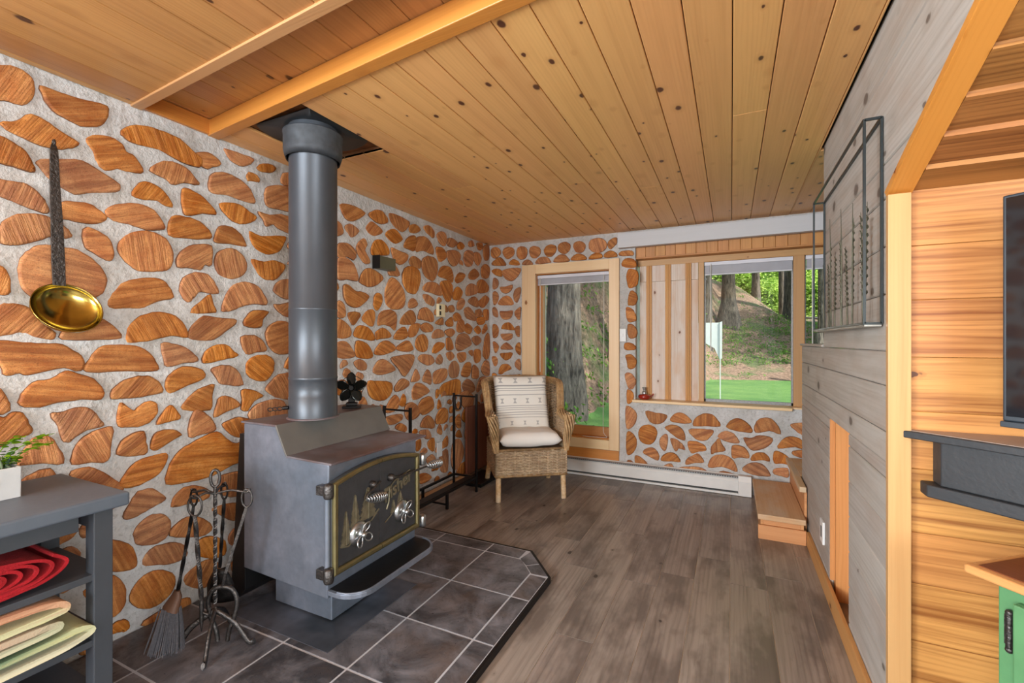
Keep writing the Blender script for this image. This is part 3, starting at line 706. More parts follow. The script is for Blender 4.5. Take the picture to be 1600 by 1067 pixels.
2708,766 2743,839 2815,882 2861,850 2852,777 2778,751
2861,801 2909,882 2947,840 2928,780
3100,764 3175,815 3287,816 3322,716 3197,672 3121,703
2928,736 2947,790 3027,799 3110,743 3110,678 3017,653 2947,677
3132,583 3186,647 3264,653 3333,590 3322,537 3219,554
3369,710 3405,782 3442,714 3393,692
3350,601 3393,678 3479,695 3542,658 3529,559 3381,562
3786,571 3858,646 3962,545 3872,497 3800,531
3743,781 3887,812 4009,737 3978,630 3829,649
2716,724 2889,723 2889,673 2778,654 2725,675
2815,624 2870,651 2947,613 2928,573
3376,493 3417,556 3454,500 3442,453
3110,540 3241,537 3287,461 3219,460
3661,553 3743,600 3771,475 3715,470
3058,452 3132,477 3142,409 3089,381
3241,429 3333,445 3333,328 3253,373
3429,363 3529,429 3542,340 3454,330
3405,214 3442,290 3542,297 3542,109 3442,121
3621,324 3688,370 3771,339 3829,205 3743,103 3647,83 3607,181
3843,402 3887,471 4009,443 4024,305 3887,316 3843,355
3219,286 3310,306 3357,240 3264,221
3110,180 3219,165 3287,106 3132,95
3674,402 3743,450 3786,366
2426,866 2471,907 2507,867 2502,829 2426,839
3702,31 3771,112 3917,108 4040,31 4040,-57
4040,526 4072,553 4120,417 4072,328
"""
BACK_LOGS = """
-2355,2259 -2337,2310 -2278,2315 -2234,2280 -2238,2229 -2290,2197 -2337,2216
-2209,2257 -2186,2297 -2129,2307 -2072,2276 -2078,2216 -2140,2178 -2186,2204
-2044,2238 -2027,2288 -1977,2298 -1928,2274 -1922,2213 -1944,2170 -1994,2163 -2033,2192
-1900,2231 -1884,2280 -1830,2290 -1776,2260 -1774,2211 -1819,2165 -1873,2174
-1734,2237 -1702,2278 -1650,2288 -1603,2264 -1603,2216 -1639,2170 -1691,2166 -1723,2196
-1582,2263 -1557,2294 -1495,2298 -1450,2265 -1455,2213 -1506,2180 -1557,2197 -1582,2233
-1420,2248 -1405,2285 -1356,2294 -1302,2266 -1297,2218 -1336,2178 -1395,2193
-1263,2243 -1243,2293 -1181,2306 -1124,2296 -1087,2255 -1087,2208 -1124,2170 -1191,2164 -1248,2199
-1077,2245 -1049,2279 -989,2296 -985,2245 -1012,2211 -1045,2186 -1068,2207
-2337,2128 -2302,2182 -2243,2204 -2191,2163 -2174,2111
-2129,2118 -2117,2158 -2072,2173 -2022,2145 -2010,2104
-1977,2107 -1955,2145 -1917,2154 -1878,2134 -1862,2098
-1824,2105 -1808,2149 -1755,2171 -1691,2159 -1665,2128 -1665,2103
-1624,2105 -1608,2148 -1557,2178 -1506,2169 -1470,2132 -1467,2103
-1440,2111 -1420,2152 -1365,2171 -1316,2153 -1287,2108
-1258,2109 -1229,2151 -1181,2161 -1134,2147 -1134,2110
-1105,2113 -1096,2154 -1049,2173 -1003,2155 -985,2112
-2343,2060 -2314,2084 -2255,2080 -2220,2057 -2215,2000 -2255,2003 -2302,2021
-2215,2057 -2129,2077 -1994,2067 -2027,1989 -2095,1942 -2163,1961 -2203,2010
-2325,1976 -2290,1984 -2261,1941 -2273,1880 -2325,1867
-2238,1883 -2174,1885 -2095,1901 -2106,1846 -2163,1815 -2215,1830
-2083,1789 -2061,1849 -1999,1868 -2005,1785 -2033,1710 -2072,1737
-2331,1826 -2290,1839 -2255,1786 -2273,1714 -2319,1700
-2267,1698 -2232,1759 -2163,1789 -2106,1759 -2078,1692 -2174,1688
-2331,1664 -2290,1668 -2264,1610 -2273,1559 -2325,1586
-2243,1625 -2163,1623 -2089,1626 -2106,1560 -2169,1531 -2226,1558
-2066,1610 -2027,1649 -1996,1654 -2005,1532 -2050,1559
-2331,1472 -2296,1487 -2255,1434 -2267,1362 -2325,1342
-2226,1434 -2197,1490 -2129,1504 -2078,1458 -2061,1422 -2157,1428
-2061,1437 -2033,1467 -2010,1452 -2010,1351 -2050,1371
-2232,1378 -2163,1385 -2090,1377 -2107,1324 -2171,1309 -2215,1332
-2328,1293 -2284,1285 -2254,1243 -2276,1188 -2306,1184
-2228,1216 -2215,1262 -2163,1289 -2112,1255 -2090,1217
-2057,1225 -2044,1270 -2002,1286 -1995,1161 -2036,1179
-2245,1169 -2171,1178 -2093,1179 -2112,1125 -2171,1099 -2215,1123
-2342,1129 -2293,1138 -2267,1099 -2276,1052 -2311,1036
-2258,952 -2249,1014 -2215,1054 -2146,1055 -2103,1010 -2180,977 -2215,949
-2065,1057 -2044,1103 -2002,1111 -1998,1002 -2044,1019
-2337,950 -2293,951 -2271,901 -2319,888
-2245,921 -2163,928 -2082,923 -2082,896 -2241,891
-2061,909 -2036,947 -2002,952 -2002,899
-964,2121 -942,2157 -846,2155 -836,2111
-937,2016 -910,2084 -825,2072 -809,1996
-894,1932 -878,1980 -836,1982 -788,1947 -788,1861 -809,1820 -867,1804 -889,1856
-883,1657 -862,1769 -825,1772 -793,1723 -809,1649 -857,1640
-899,1620 -851,1613 -820,1574 -804,1510 -825,1489 -883,1495
-883,1457 -836,1457 -799,1403 -809,1339 -873,1339
-910,1285 -846,1285 -809,1248 -825,1221 -910,1226
-903,1167 -847,1179 -803,1123 -819,1055 -875,1042 -892,1110
-909,990 -847,998 -808,932 -825,869 -875,855
-892,838 -847,834 -825,784 -847,727 -886,719
-903,672 -858,681 -803,628 -803,561 -836,502 -892,480
-892,435 -842,439 -803,381 -808,301 -847,241 -892,242
-886,174 -853,178 -825,147 -886,146
-718,651 -623,642 -529,628 -553,570 -613,539 -683,560
-500,579 -476,631 -423,660 -361,639 -319,577 -409,565
-301,549 -291,614 -222,662 -150,659 -105,613 -89,561 -204,555
-39,565 -8,616 52,640 112,615 154,566 154,527 61,530 -8,543
184,531 184,607 221,652 279,663 336,623 368,533 287,554
443,622 563,641 563,528 502,549 463,583
-784,447 -754,507 -693,528 -633,507 -615,452 -642,377 -693,344 -764,370
-549,514 -485,544 -418,529 -378,472 -376,412 -437,427 -495,467
-347,507 -241,526 -141,522 -168,461 -204,428 -278,431
-110,471 -52,525 18,507 52,462 57,429 -26,431
95,477 154,481 213,510 311,491 279,427 221,391 146,385
348,415 376,483 431,520 502,508 563,446 563,410 471,437
-524,451 -526,357 -549,299 -583,331 -593,392 -563,441
-500,413 -447,416 -399,380 -373,327 -428,336 -457,308
-352,404 -278,411 -213,383 -200,340 -259,324 -324,305
-159,315 -159,374 -123,426 -96,458 -70,402 -45,356 -114,334
9,400 78,405 121,373 136,310 61,309 9,299
154,329 188,359 246,365 287,325 285,299 229,304 154,291
319,384 376,381 447,324 423,289 376,293 319,291
455,399 563,419 563,356 471,364
-743,263 -713,305 -652,317 -603,267 -608,205 -683,233
-578,208 -563,256 -505,290 -447,274 -414,217 -485,214
-366,197 -357,248 -305,289 -259,304 -218,234 -296,220
-179,194 -168,264 -114,310 -43,312 18,276 48,183 -26,203 -79,211
87,202 112,248 171,276 238,268 279,221 291,178 213,170 163,174
319,240 392,258 423,248 423,184 376,187 319,198
-810,229 -754,214 -698,158 -764,145 -813,161
-563,153 -495,192 -476,144
-418,166 -333,181 -259,185 -195,158 -296,130 -409,142
-114,143 -61,174 26,156 0,119 -96,116
"""
# ------------------------------------------------------------------ room shell
XL, YB, ZC, XR = -2.37, 4.36, 2.34, .45

def parse(t): return [[tuple(int(v) / 1000 for v in q.split(',')) for q in l.split()] for l in t.strip().split('\n')]
def inset(P, d):
    """move a closed outline inwards (ccw or cw) by d"""
    n = len(P); A = sum(P[i - 1][0] * P[i][1] - P[i][0] * P[i - 1][1] for i in range(n)); sg = 1 if A > 0 else -1
    out = []
    for i in range(n):
        a, b, c = P[i - 1], P[i], P[(i + 1) % n]
        tx, ty = c[0] - a[0], c[1] - a[1]; l = math.hypot(tx, ty) or 1
        out.append((b[0] - ty / l * d * sg, b[1] + tx / l * d * sg))
    return out
def cordwood(mb, P, mp, r):
    out = smooth_closed(P, 3)
    xs = [p[0] for p in out]; ys = [p[1] for p in out]; cx = sum(xs) / len(xs); cy = sum(ys) / len(ys)
    w, h = max(xs) - min(xs), max(ys) - min(ys)
    # slight roughness of the sawn edge
    out = [(x + r.uniform(-1, 1) * .0018, y + r.uniform(-1, 1) * .0018) for x, y in out]
    # pith of the round: at the middle, or at the flat side of a split log
    ox, oy = cx + r.uniform(-.3, .3) * w, cy + r.choice((-.5, -.3, 0, .3)) * h
    H = r.uniform(.006, .012); small = min(w, h) < .05
    i1 = .0025 if small else .004
    rings = [(inset(out, -.004), -.006), (inset(out, -.001), H - .005), (inset(out, i1 * .6), H), (inset(out, i1 * 2.2), H + .001)]
    n = len(out); pid = mb.rnd(); vs = []; uvs = []
    for loop, hh in rings:
        for x, y in loop: vs.append(mp(x, y, hh))
    def uv(k, i): x, y = rings[k][0][i % n]; return (x - ox, y - oy)
    for k in range(3):
        fs = [(k * n + i, k * n + (i + 1) % n, (k + 1) * n + (i + 1) % n, (k + 1) * n + i) for i in range(n)]
        mb.add(vs if k == 0 else [], [], None, pid)
        base = len(mb.v) - len(vs)
        for i, f in enumerate(fs):
            mb.f.append([base + a for a in f]); mb.mi.append(1 if k == 0 else 0); mb.sm.append(k > 0); mb.pid.append(pid)
            mb.uv.append([uv(k, i), uv(k, i + 1), uv(k + 1, i + 1), uv(k + 1, i)])
    # cap as a fan to the centroid so that concave outlines stay clean
    L3 = rings[3][0]; mx = sum(p[0] for p in L3) / n; my = sum(p[1] for p in L3) / n
    mb.add([mp(mx, my, H + .0015)], [], None, pid); ci = len(mb.v) - 1
    for i in range(n):
        mb.f.append([base + 3 * n + i, base + 3 * n + (i + 1) % n, ci]); mb.mi.append(0); mb.sm.append(False); mb.pid.append(pid)
        mb.uv.append([uv(3, i), uv(3, i + 1), (mx - ox, my - oy)])
def inpoly(p, P):
    c = False
    for i in range(len(P)):
        a, b = P[i], P[i - 1]
        if (a[1] > p[1]) != (b[1] > p[1]) and p[0] < (b[0] - a[0]) * (p[1] - a[1]) / (b[1] - a[1]) + a[0]: c = not c
    return c
def fillers(polys, x0, x1, y0, y1, r, tries, avoid=(), rmax=.09):
    pts = {}
    def put(P):
        m = len(P)
        for i in range(m):
            a, b = P[i - 1], P[i]
            for t in (0, .33, .66):
                q = (a[0] + (b[0] - a[0]) * t, a[1] + (b[1] - a[1]) * t); pts.setdefault((int(q[0] * 8), int(q[1] * 8)), []).append(q)
    for P in polys: put(P)
    new = []
    boxes = [(min(p[0] for p in P), max(p[0] for p in P), min(p[1] for p in P), max(p[1] for p in P), P) for P in polys]
    for k in range(tries):
        c = (r.uniform(x0, x1), r.uniform(y0, y1))
        d = min((math.dist(c, q) for i in (-1, 0, 1) for j in (-1, 0, 1) for q in pts.get((int(c[0] * 8) + i, int(c[1] * 8) + j), ())), default=.2)
        if d < .05: continue
        if any(a < c[0] < b and e < c[1] < f and inpoly(c, P) for a, b, e, f, P in boxes): continue
        if any(a < c[0] < b and e < c[1] < f for a, b, e, f in avoid): continue
        d = min(d, c[1] - y0 + .02, y1 - c[1] + .02); R = min(d - .014, rmax)
        if R < .03: continue
        rot = r.uniform(-.5, .5); kind = r.random(); P = []
        for j in range(9):
            a = 2 * PI * j / 9; rr = R * r.uniform(.9, 1)
            x, y = rr * math.cos(a), rr * math.sin(a) * r.uniform(.75, 1)
            if kind < .6: y = max(y, -R * .3)
            P.append((c[0] + x * math.cos(rot) - y * math.sin(rot), c[1] + x * math.sin(rot) + y * math.cos(rot)))
        new.append(P); put(P); boxes.append((min(p[0] for p in P), max(p[0] for p in P), min(p[1] for p in P), max(p[1] for p in P), P))
    return new

R1 = random.Random(5)
LEFT = parse(LEFT_LOGS); BACK = parse(BACK_LOGS)
LEFT += fillers(LEFT, -.75, 4.3, .03, 2.3, R1, 9000)
mbw = MB(3)
# mortar face: a gently uneven grid
def mortar_grid(mb, x0, x1, y0, y1, mp, st=.035):
    nx, ny = max(2, int((x1 - x0) / st)), max(2, int((y1 - y0) / st)); vs = []; fs = []
    for j in range(ny + 1):
        for i in range(nx + 1):
            x = x0 + (x1 - x0) * i / nx; y = y0 + (y1 - y0) * j / ny
            e = min(1, min(i, nx - i, j, ny - j) / 2)
            vs.append(mp(x, y, .007 * noise.noise(Vector((x * 9, y * 9, 3.3))) * e + .003 * noise.noise(Vector((x * 30, y * 30, 1))) * e))
    for j in range(ny):
        for i in range(nx):
            a = j * (nx + 1) + i; fs.append((a, a + 1, a + nx + 2, a + nx + 1))
    mb.add(vs, fs, None, (.5, .5, .5), 2, True)
mpL = lambda y, z, h: (XL + h, y, z)
mortar_grid(mbw, -.8, YB, 0, 2.5, mpL)
for a, b, c, d in ((-.8, 4.8, -.3, 2.5), (-3.35, -2.7, -.3, 2.5), (-2.7, -.8, -.3, .85), (-2.7, -.8, 2.25, 2.5)): mbw.box((XL - .4, a, c), (XL - .012, b, d), 1, 2)  # unseen gap added here for the left fill lamp
for P in LEFT:
    if max(p[0] for p in P) > YB: P = [(min(p[0], YB - .004), p[1]) for p in P]
    cordwood(mbw, P, mpL, R1)
mbw.build('wall_left', [M['logend'], M['bark'], M['mortar']], kind='structure', fixn=False)

mbb = MB(4)
mpB = lambda x, z, h: (x, YB - h, z)
W1 = (-1.85, -1.035, .34, 2.015)      # tall window opening
W2 = (-.815, 1.45, .745, 2.215)       # wide window opening
TH = 4.72
for (x0, x1, z0, z1) in ((XL, W1[0], 0, 2.5), (W1[1], W2[0], 0, 2.5), (W1[0], W1[1], W1[3], 2.5), (W1[0], W1[1], 0, W1[2]), (W2[0], 2.7, 0, W2[2]), (W2[0], 2.7, W2[3], 2.5), (W2[1], 2.7, W2[2], W2[3])):
    mortar_grid(mbb, x0, x1, z0, z1, mpB)
    mbb.box((x0, YB + .012, z0 - (.3 if z0 == 0 else 0)), (x1, TH, z1), 0, 2)
for x in (W1[0], W1[1], W2[0], W2[1]):
    z0, z1 = (W1[2], W1[3]) if x in W1[:2] else (W2[2], W2[3])
    mbb.box((x - .004, YB - .001, z0), (x + .004, YB + .02, z1), 0, 2)
for P in BACK:
    cordwood(mbb, P, mpB, R1)
BF = fillers(BACK, .52, 2.6, .05, .7, R1, 500) + fillers(BACK, -2.3, -1.97, .2, .8, R1, 300, rmax=.06) + fillers(BACK, -2.3, -1.6, .03, .12, R1, 50)
for P in BF: cordwood(mbb, P, mpB, R1)
mbb.build('wall_back', [M['logend'], M['bark'], M['mortar']], kind='structure', fixn=False)

# floor: laminate planks running away from the camera
mb = MB(11); r = random.Random(8)
k = 0; x = .17 + .176 * 15
while x > -2.4:
    y = -3.1 - r.uniform(0, 1.2)
    while y < 4.9:
        y2 = y + 1.22
        a, b = max(y, -3.1), min(y2, 4.72)
        if b - a > .02: mb.box((max(x - .176, XL - .02) + .0015, a + .0015, -.012), (x - .0015, b - .0015, 0), 1)
        y = y2
    x -= .176
mb.box((XL - .02, -3.1, -.3), (2.8, 4.72, -.0025), 1, 1)
mb.build('floor', [M['floor'], M['lamgap']], kind='structure')

# ceiling: main boards, recessed tray strip and near boards
y1 = lambda x: 1.411 - .0963 * (x + 2.387)
y2 = lambda x: 1.084 - .061 * (x + 2.388)
mb = MB(12); r = random.Random(2)
for k in range(20):
    xb = .43 - .142 * k; xa = max(xb - .142, XL)
    if xb <= XL: break
    ys = y1((xa + xb) / 2) + .02
    if k in (15, 16, 17): ys = 1.925
    cuts = [ys]
    if r.random() < .45: cuts.append(r.uniform(2.2, 3.8))
    cuts.append(YB + .1 if xb > W2[0] else YB + .01)
    if k in (15, 16, 17): cuts = [ys, cuts[-1]]
    for a, b in zip(cuts, cuts[1:]): mb.box((xa + .0017, a, ZC), (xb - .0017, b - .001, ZC + .016), 1)
for k in range(1, 17):   # beyond the stair wall
    xa = .43 + .142 * (k - 1); mb.box((xa + .0012, 2.97, ZC), (xa + .1408, YB + .1, ZC + .016), 1)
mb.box((.43, -3.1, ZC), (.4385, YB, ZC + .016), 1)
mb.box((XL, -3.1, 2.44), (2.7, 4.72, 2.5), 0, 1)
mb.build('ceiling', [M['ceil'], M['darkvoid']], kind='structure', bevel=.0025, seg=1)
mb = MB(13)
for k in range(34):      # tray and near boards
    xb = 2.55 - .148 * k; xa = max(xb - .148, XL)
    if xb <= XL: break
    xm = (xa + xb) / 2
    mb.box((xa + .0012, y2(xm) - .03, 2.412), (xb - .0012, y1(xm) + .0, 2.43), 1)
    if xb < .53 or True:
        mb.box((xa + .0012, -3.05, 2.336), (xb - .0012, y2(xm), 2.352), 1)
mb.build('ceiling_near', [M['tray']], kind='structure', bevel=.0025, seg=1)
def skew_board(mb, fy, x0, x1, a, b, z0, z1):
    vs = [(x0, fy(x0) + a, z0), (x1, fy(x1) + a, z0), (x1, fy(x1) + b, z0), (x0, fy(x0) + b, z0), (x0, fy(x0) + a, z1), (x1, fy(x1) + a, z1), (x1, fy(x1) + b, z1), (x0, fy(x0) + b, z1)]
    fs = [(0, 3, 2, 1), (4, 5, 6, 7), (0, 1, 5, 4), (2, 3, 7, 6), (1, 2, 6, 5), (3, 0, 4, 7)]
    uvs = [[(vs[i][0], vs[i][1]) for i in fs[0]], [(vs[i][0], vs[i][1]) for i in fs[1]]] + [[(vs[i][0], vs[i][2]) for i in f] for f in fs[2:4]] + [[(vs[i][1], vs[i][2]) for i in f] for f in fs[4:]]
    mb.add(vs, fs, uvs)
mb = MB(14); skew_board(mb, y1, XL + .002, .449, -.012, .045, 2.332, 2.41)
mb.build('trim_1', M['trim'], kind='structure', bevel=.003)
mb = MB(15); skew_board(mb, y2, XL + .002, .449, -.012, .03, 2.328, 2.41)
mb.build('trim_2', M['post'], kind='structure', bevel=.002)
mb = MB(16); mb.box((XL + .002, 1.115, 2.336), (XL + .02, 1.40, 2.41), 1)
mb.build('trim_3', M['trim'], kind='structure', bevel=.002)
# cavity over the stovepipe opening
mb = MB(17); mb.box((-2.14, 1.44, 2.372), (-1.69, 1.96, 2.38), 0); mb.box((-2.125, 1.44, 2.356), (-2.05, 1.9, 2.37), 1); mb.box((-1.76, 1.44, 2.366), (-1.70, 1.95, 2.37), 1)
mb.box((-2.126, 1.925, 2.342), (-1.70, 1.945, 2.37), 0)
mb.build('trim_4', M['rootdark'], kind='structure')
# outer shell of the building: roof slab, rear and side walls with unseen openings added for the area lamps
mb = MB(18); mb.box((-2.85, -3.5, 2.5), (3.1, 5.1, 2.62), 0)
mb.build('roof_slab', M['roof'], kind='structure')
mb = MB(19)
for a, b in (((XL, -3.35, 0), (2.7, -3.1, .85)), ((XL, -3.35, 2.25), (2.7, -3.1, 2.5)), ((XL, -3.35, .85), (-2.32, -3.1, 2.25)), ((-.68, -3.35, .85), (1.38, -3.1, 2.25)), ((2.62, -3.35, .7), (2.8, -3.1, 2.25))): mb.box(a, b, 0)
mb.build('wall_rear', M['drywall'], kind='structure')
mb = MB(20)
for a, b in (((2.8, -3.35, 0), (3.0, 4.72, .4)), ((2.8, -3.35, 2.35), (3.0, 4.72, 2.5)), ((2.8, -3.35, .4), (3.0, -2.62, 2.35)), ((2.8, .02, .4), (3.0, 4.72, 2.35))): mb.box(a, b, 1)
mb.build('wall_side', M['drywall'], kind='structure')

# grey-washed plank wall enclosing the stair
ynear = lambda z: 1.84 if z < 1.765 else 1.84 - (z - 1.765) * 2.86
mb = MB(21)
zs = [.0, .107, .257, .407, .557, .707, .857, 1.007, 1.157, 1.27, 1.30, 1.455, 1.60, 1.74, 1.765, 1.885, 2.03, 2.17, ZC]
def yz_board(mb, yA0, yA1, yB, z0, z1, x0=XR, x1=XR + .02):
    # yA0/yA1: near edge at z0/z1, yB: far edge
    poly = [(yA0, z0), (yB, z0), (yB, z1), (yA1, z1)]
    vs = [(x0, p[0], p[1]) for p in poly] + [(x1, p[0], p[1]) for p in poly]
    fs = [(0, 3, 2, 1), (4, 5, 6, 7), (0, 1, 5, 4), (1, 2, 6, 5), (2, 3, 7, 6), (3, 0, 4, 7)]
    uvs = [[(vs[i][1], vs[i][2] - z0) for i in f] for f in fs[:2]] + [[(vs[i][1] + vs[i][0], vs[i][2]) for i in f] for f in fs[2:]]
    mb.add(vs, fs, uvs)
segs = [(.0, .107), (.107, .257), (.257, .407), (.407, .557), (.557, .707), (.707, .857), (.857, 1.007), (1.007, 1.157), (1.157, 1.27)]
for z0, z1 in segs:
    if z1 <= .91:
        mb_z1 = z1 - .0025
        yz_board(mb, 1.84, 1.84, 2.372, z0, mb_z1); yz_board(mb, 2.79, 2.79, 3.79, z0, mb_z1)
    elif z0 < .91: 
        yz_board(mb, 1.84, 1.84, 2.372, z0, .907); yz_board(mb, 2.79, 2.79, 3.79, z0, .907); yz_board(mb, 1.84, 1.84, 3.79, .908, z1 - .0025)
    else: yz_board(mb, 1.84, 1.84, 3.79, z0, z1 - .0025)
for z0, z1 in ((1.27, 1.455), (1.455, 1.61), (1.61, 1.765), (1.765, 1.88), (1.88, 2.17), (2.17, ZC + .02)):
    yz_board(mb, ynear(z0), ynear(z1 - .0025), 2.95, z0, z1 - .0025)
mb.box((XR + .02, 2.95 - .02, 1.27), (XR + .09, 2.95, ZC), 2); mb.box((XR - .012, 2.95, 1.27), (XR + .09, 3.80, 1.285), 1); mb.box((XR + .02, 3.77, 0), (XR + .09, 3.79, 1.27), 2)
mb.build('wall_right', M['grey'], kind='structure', bevel=.004, seg=1)
# inside of the wall where boards are missing
mb = MB(22)
mb.box((XR + .085, 2.30, 0), (XR + .10, 2.86, 1.0), 2); mb.box((XR + .001, 2.781, .093), (XR + .084, 2.7895, .906), 2); mb.box((XR + .021, 2.755, 0), (XR + .084, 2.80, .99), 2); mb.box((XR + .021, 2.33, 0), (XR + .084, 2.365, .99), 2)
mb.build('trim_5', M['stud'], kind='structure')
mb = MB(23); mb.box((XR - .018, 1.842, 0), (XR - .001, 3.42, .092), 1)
mb.build('baseboard_right', M['base'], kind='structure', bevel=.002)
mb = MB(24); mb.box((XR - .003, 1.815, 0), (.505, 1.8395, 1.765), 2)
mb.build('trim_6', M['post'], kind='structure', bevel=.002)
# sloping edge board under the stair
mb = MB(25)
poly = [(1.835, 1.752), (1.845, 1.775), (.19, 2.354), (.165, 2.336)]
poly = [(1.838, 1.765), (1.858, 1.785), (.215, 2.36), (.197, 2.34)]
mb.prism(poly, 0, XR - .003, .512, grain='side')
mb.build('trim_7', M['trim'], kind='structure', bevel=.002)
# alcove wall under the stair and its sloping soffit boards
mb = MB(26)
z = 1.79; zz = [1.79, 1.60, 1.43, 1.25, 1.08, .90, .70, .54, .36, .18, 0]
for a, b in zip(zz, zz[1:]): mb.box((.498, 1.84, b + .001), (2.75, 1.86, a), 0)
mb.build('wall_alcove', M['orange'], kind='structure', bevel=.0015, seg=1)
mb = MB(27)
n = 13
for k in range(n):
    t0, t1 = k / n, (k + 1) / n
    ya, yb = 1.85 - 1.64 * t0, 1.85 - 1.64 * t1
    za, zb = 1.772 + .575 * t0, 1.772 + .575 * t1
    vs = [(.5125, ya, za), (2.75, ya, za), (2.75, yb, zb - .014), (.5125, yb, zb - .014), (.5125, ya, za + .02), (2.75, ya, za + .02), (2.75, yb, zb + .02), (.5125, yb, zb + .02)]
    fs = [(0, 3, 2, 1), (4, 5, 6, 7), (0, 1, 5, 4), (2, 3, 7, 6), (1, 2, 6, 5), (3, 0, 4, 7)]
    uvs = [[(vs[i][0], vs[i][1]) for i in f] for f in fs[:2]] + [[(vs[i][0], vs[i][2]) for i in f] for f in fs[2:4]] + [[(vs[i][1], vs[i][2]) for i in f] for f in fs[4:]]
    mb.add(vs, fs, uvs)
mb.build('ceiling_stair_soffit', M['soffit'], kind='structure')
# pale grey beam over the wide window, and window head boards under it
mb = MB(28); mb.box((-.962, 4.285, 2.178), (2.65, 4.352, 2.312), 0)
mb.build('trim_8', M['beam'], kind='structure', bevel=.003)
mb = MB(29)
x = -.81
while x < 1.4: mb.box((x, 4.385, 2.085), (x + .086, 4.40, 2.22), 2); x += .088
mb.box((-.812, 4.37, 2.075), (1.45, 4.45, 2.09), 0); mb.box((-.814, 4.405, 2.076), (1.45, 4.54, 2.214), 0)
mb.build('trim_9', M['valance'], kind='structure', bevel=.002, seg=1)

# ---- tall window (window_1)
w1 = bpy.data.objects.new('window_1', None); C.objects.link(w1); w1.location = (-1.44, 4.36, .28); w1['kind'] = 'structure'
mb = MB(30)
for a, b, g in (((-1.972, 4.335, .258), (-1.822, 4.375, 2.093), 2), ((-1.057, 4.335, .258), (-.96, 4.375, 2.093), 2), ((-1.822, 4.335, 1.996), (-1.057, 4.375, 2.093), 0), ((-1.822, 4.335, .258), (-1.057, 4.375, .35), 0)): mb.box(a, b, g)
mb.build('window_casing', M['trimpale'], w1, bevel=.003)
mb = MB(31)
for a, b, g in (((-1.85, 4.376, .345), (-1.822, 4.62, 2.01), 2), ((-1.057, 4.376, .345), (-1.036, 4.62, 2.01), 2), ((-1.822, 4.376, 1.99), (-1.057, 4.62, 2.012), 0), ((-1.822, 4.376, .342), (-1.057, 4.62, .36), 0)): mb.box(a, b, g)
mb.build('window_jamb', M['trim'], w1, bevel=.002)
mb = MB(32)
for a, b, g in (((-1.822, 4.46, .36), (-1.785, 4.50, 1.99), 2), ((-1.068, 4.46, .36), (-1.057, 4.50, 1.99), 2), ((-1.785, 4.46, .36), (-1.068, 4.50, .452), 0), ((-1.785, 4.46, 1.95), (-1.068, 4.50, 1.99), 0)): mb.box(a, b, g)
mb.build('window_frame', M['cabedge'], w1, bevel=.003)
mb = MB(33); mb.box((-1.786, 4.478, .45), (-1.067, 4.483, 1.952)); mb.build('pane', M['glass'], w1)
mb = MB(34); mb.box((-1.66, 4.34, .155), (-.962, 4.357, .255), 0)
mb.build('trim_10', M['trim'], kind='structure', bevel=.003)

# ---- wide window (window_2)
w2 = bpy.data.objects.new('window_2', None); C.objects.link(w2); w2.location = (.2, 4.47, .76); w2['kind'] = 'structure'
mb = MB(35); mb.box((-.835, 4.315, .733), (.449, 4.56, .757), 0); mb.box((.449, 4.362, .733), (1.45, 4.56, .757), 0)
mb.build('window_sill', M['trimpale'], w2, bevel=.004)
mb = MB(36)
for a, b, g in (((-.812, 4.47, 2.018), (1.45, 4.53, 2.075), 0), ((-.268, 4.45, .757), (-.222, 4.53, 2.018), 2), ((.468, 4.45, .757), (.548, 4.53, 2.018), 2), ((1.38, 4.47, .757), (1.45, 4.53, 2.018), 2)): mb.box(a, b, g)
mb.build('window_frame', M['post'], w2, bevel=.003)
mb = MB(37)
for x0, x1 in ((-.222, .468), (.548, 1.38)):
    for a, b in (((x0, 4.485, .757), (x0 + .012, 4.51, 2.018)), ((x1 - .012, 4.485, .757), (x1, 4.51, 2.018)), ((x0, 4.485, .757), (x1, 4.51, .782)), ((x0, 4.485, 2.0), (x1, 4.51, 2.018))): mb.box(a, b, 0)
mb.build('sash', M['grille'], w2)
mb = MB(38); mb.box((-.211, 4.495, .78), (.457, 4.50, 2.002)); mb.build('pane', M['glass'], w2)
mb = MB(39); mb.box((.559, 4.495, .78), (1.37, 4.50, 2.002)); mb.build('pane', M['glass'], w2)
# whitewashed board-and-batten shutter
sh = thing('shutter', (-.52, 4.47, .76), 'whitewashed board and batten shutter panel closing the left part of the wide window', 'shutter')
mb = MB(40)
xs = [-.79, -.705, -.53, -.354, -.27]
for a, b in zip(xs, xs[1:]):
    mb.box((a, 4.462, .758), (b - .001, 4.478, 1.865), 2); mb.box((a, 4.463, 1.867), (b - .001, 4.479, 2.017), 2)
mb.build('board_panel', M['shutter'], sh, bevel=.001, seg=1)
for x in (-.703, -.531, -.354):
    mb = MB(int(abs(x) * 1000)); mb.box((x - .025, 4.448, .758), (x - .008, 4.4615, 2.015), 2); mb.box((x - .007, 4.442, .758), (x + .008, 4.4615, 2.015), 2); mb.box((x + .009, 4.448, .758), (x + .025, 4.4615, 2.015), 2)
    mb.build('batten', M['batten'], sh, bevel=.002, seg=1)

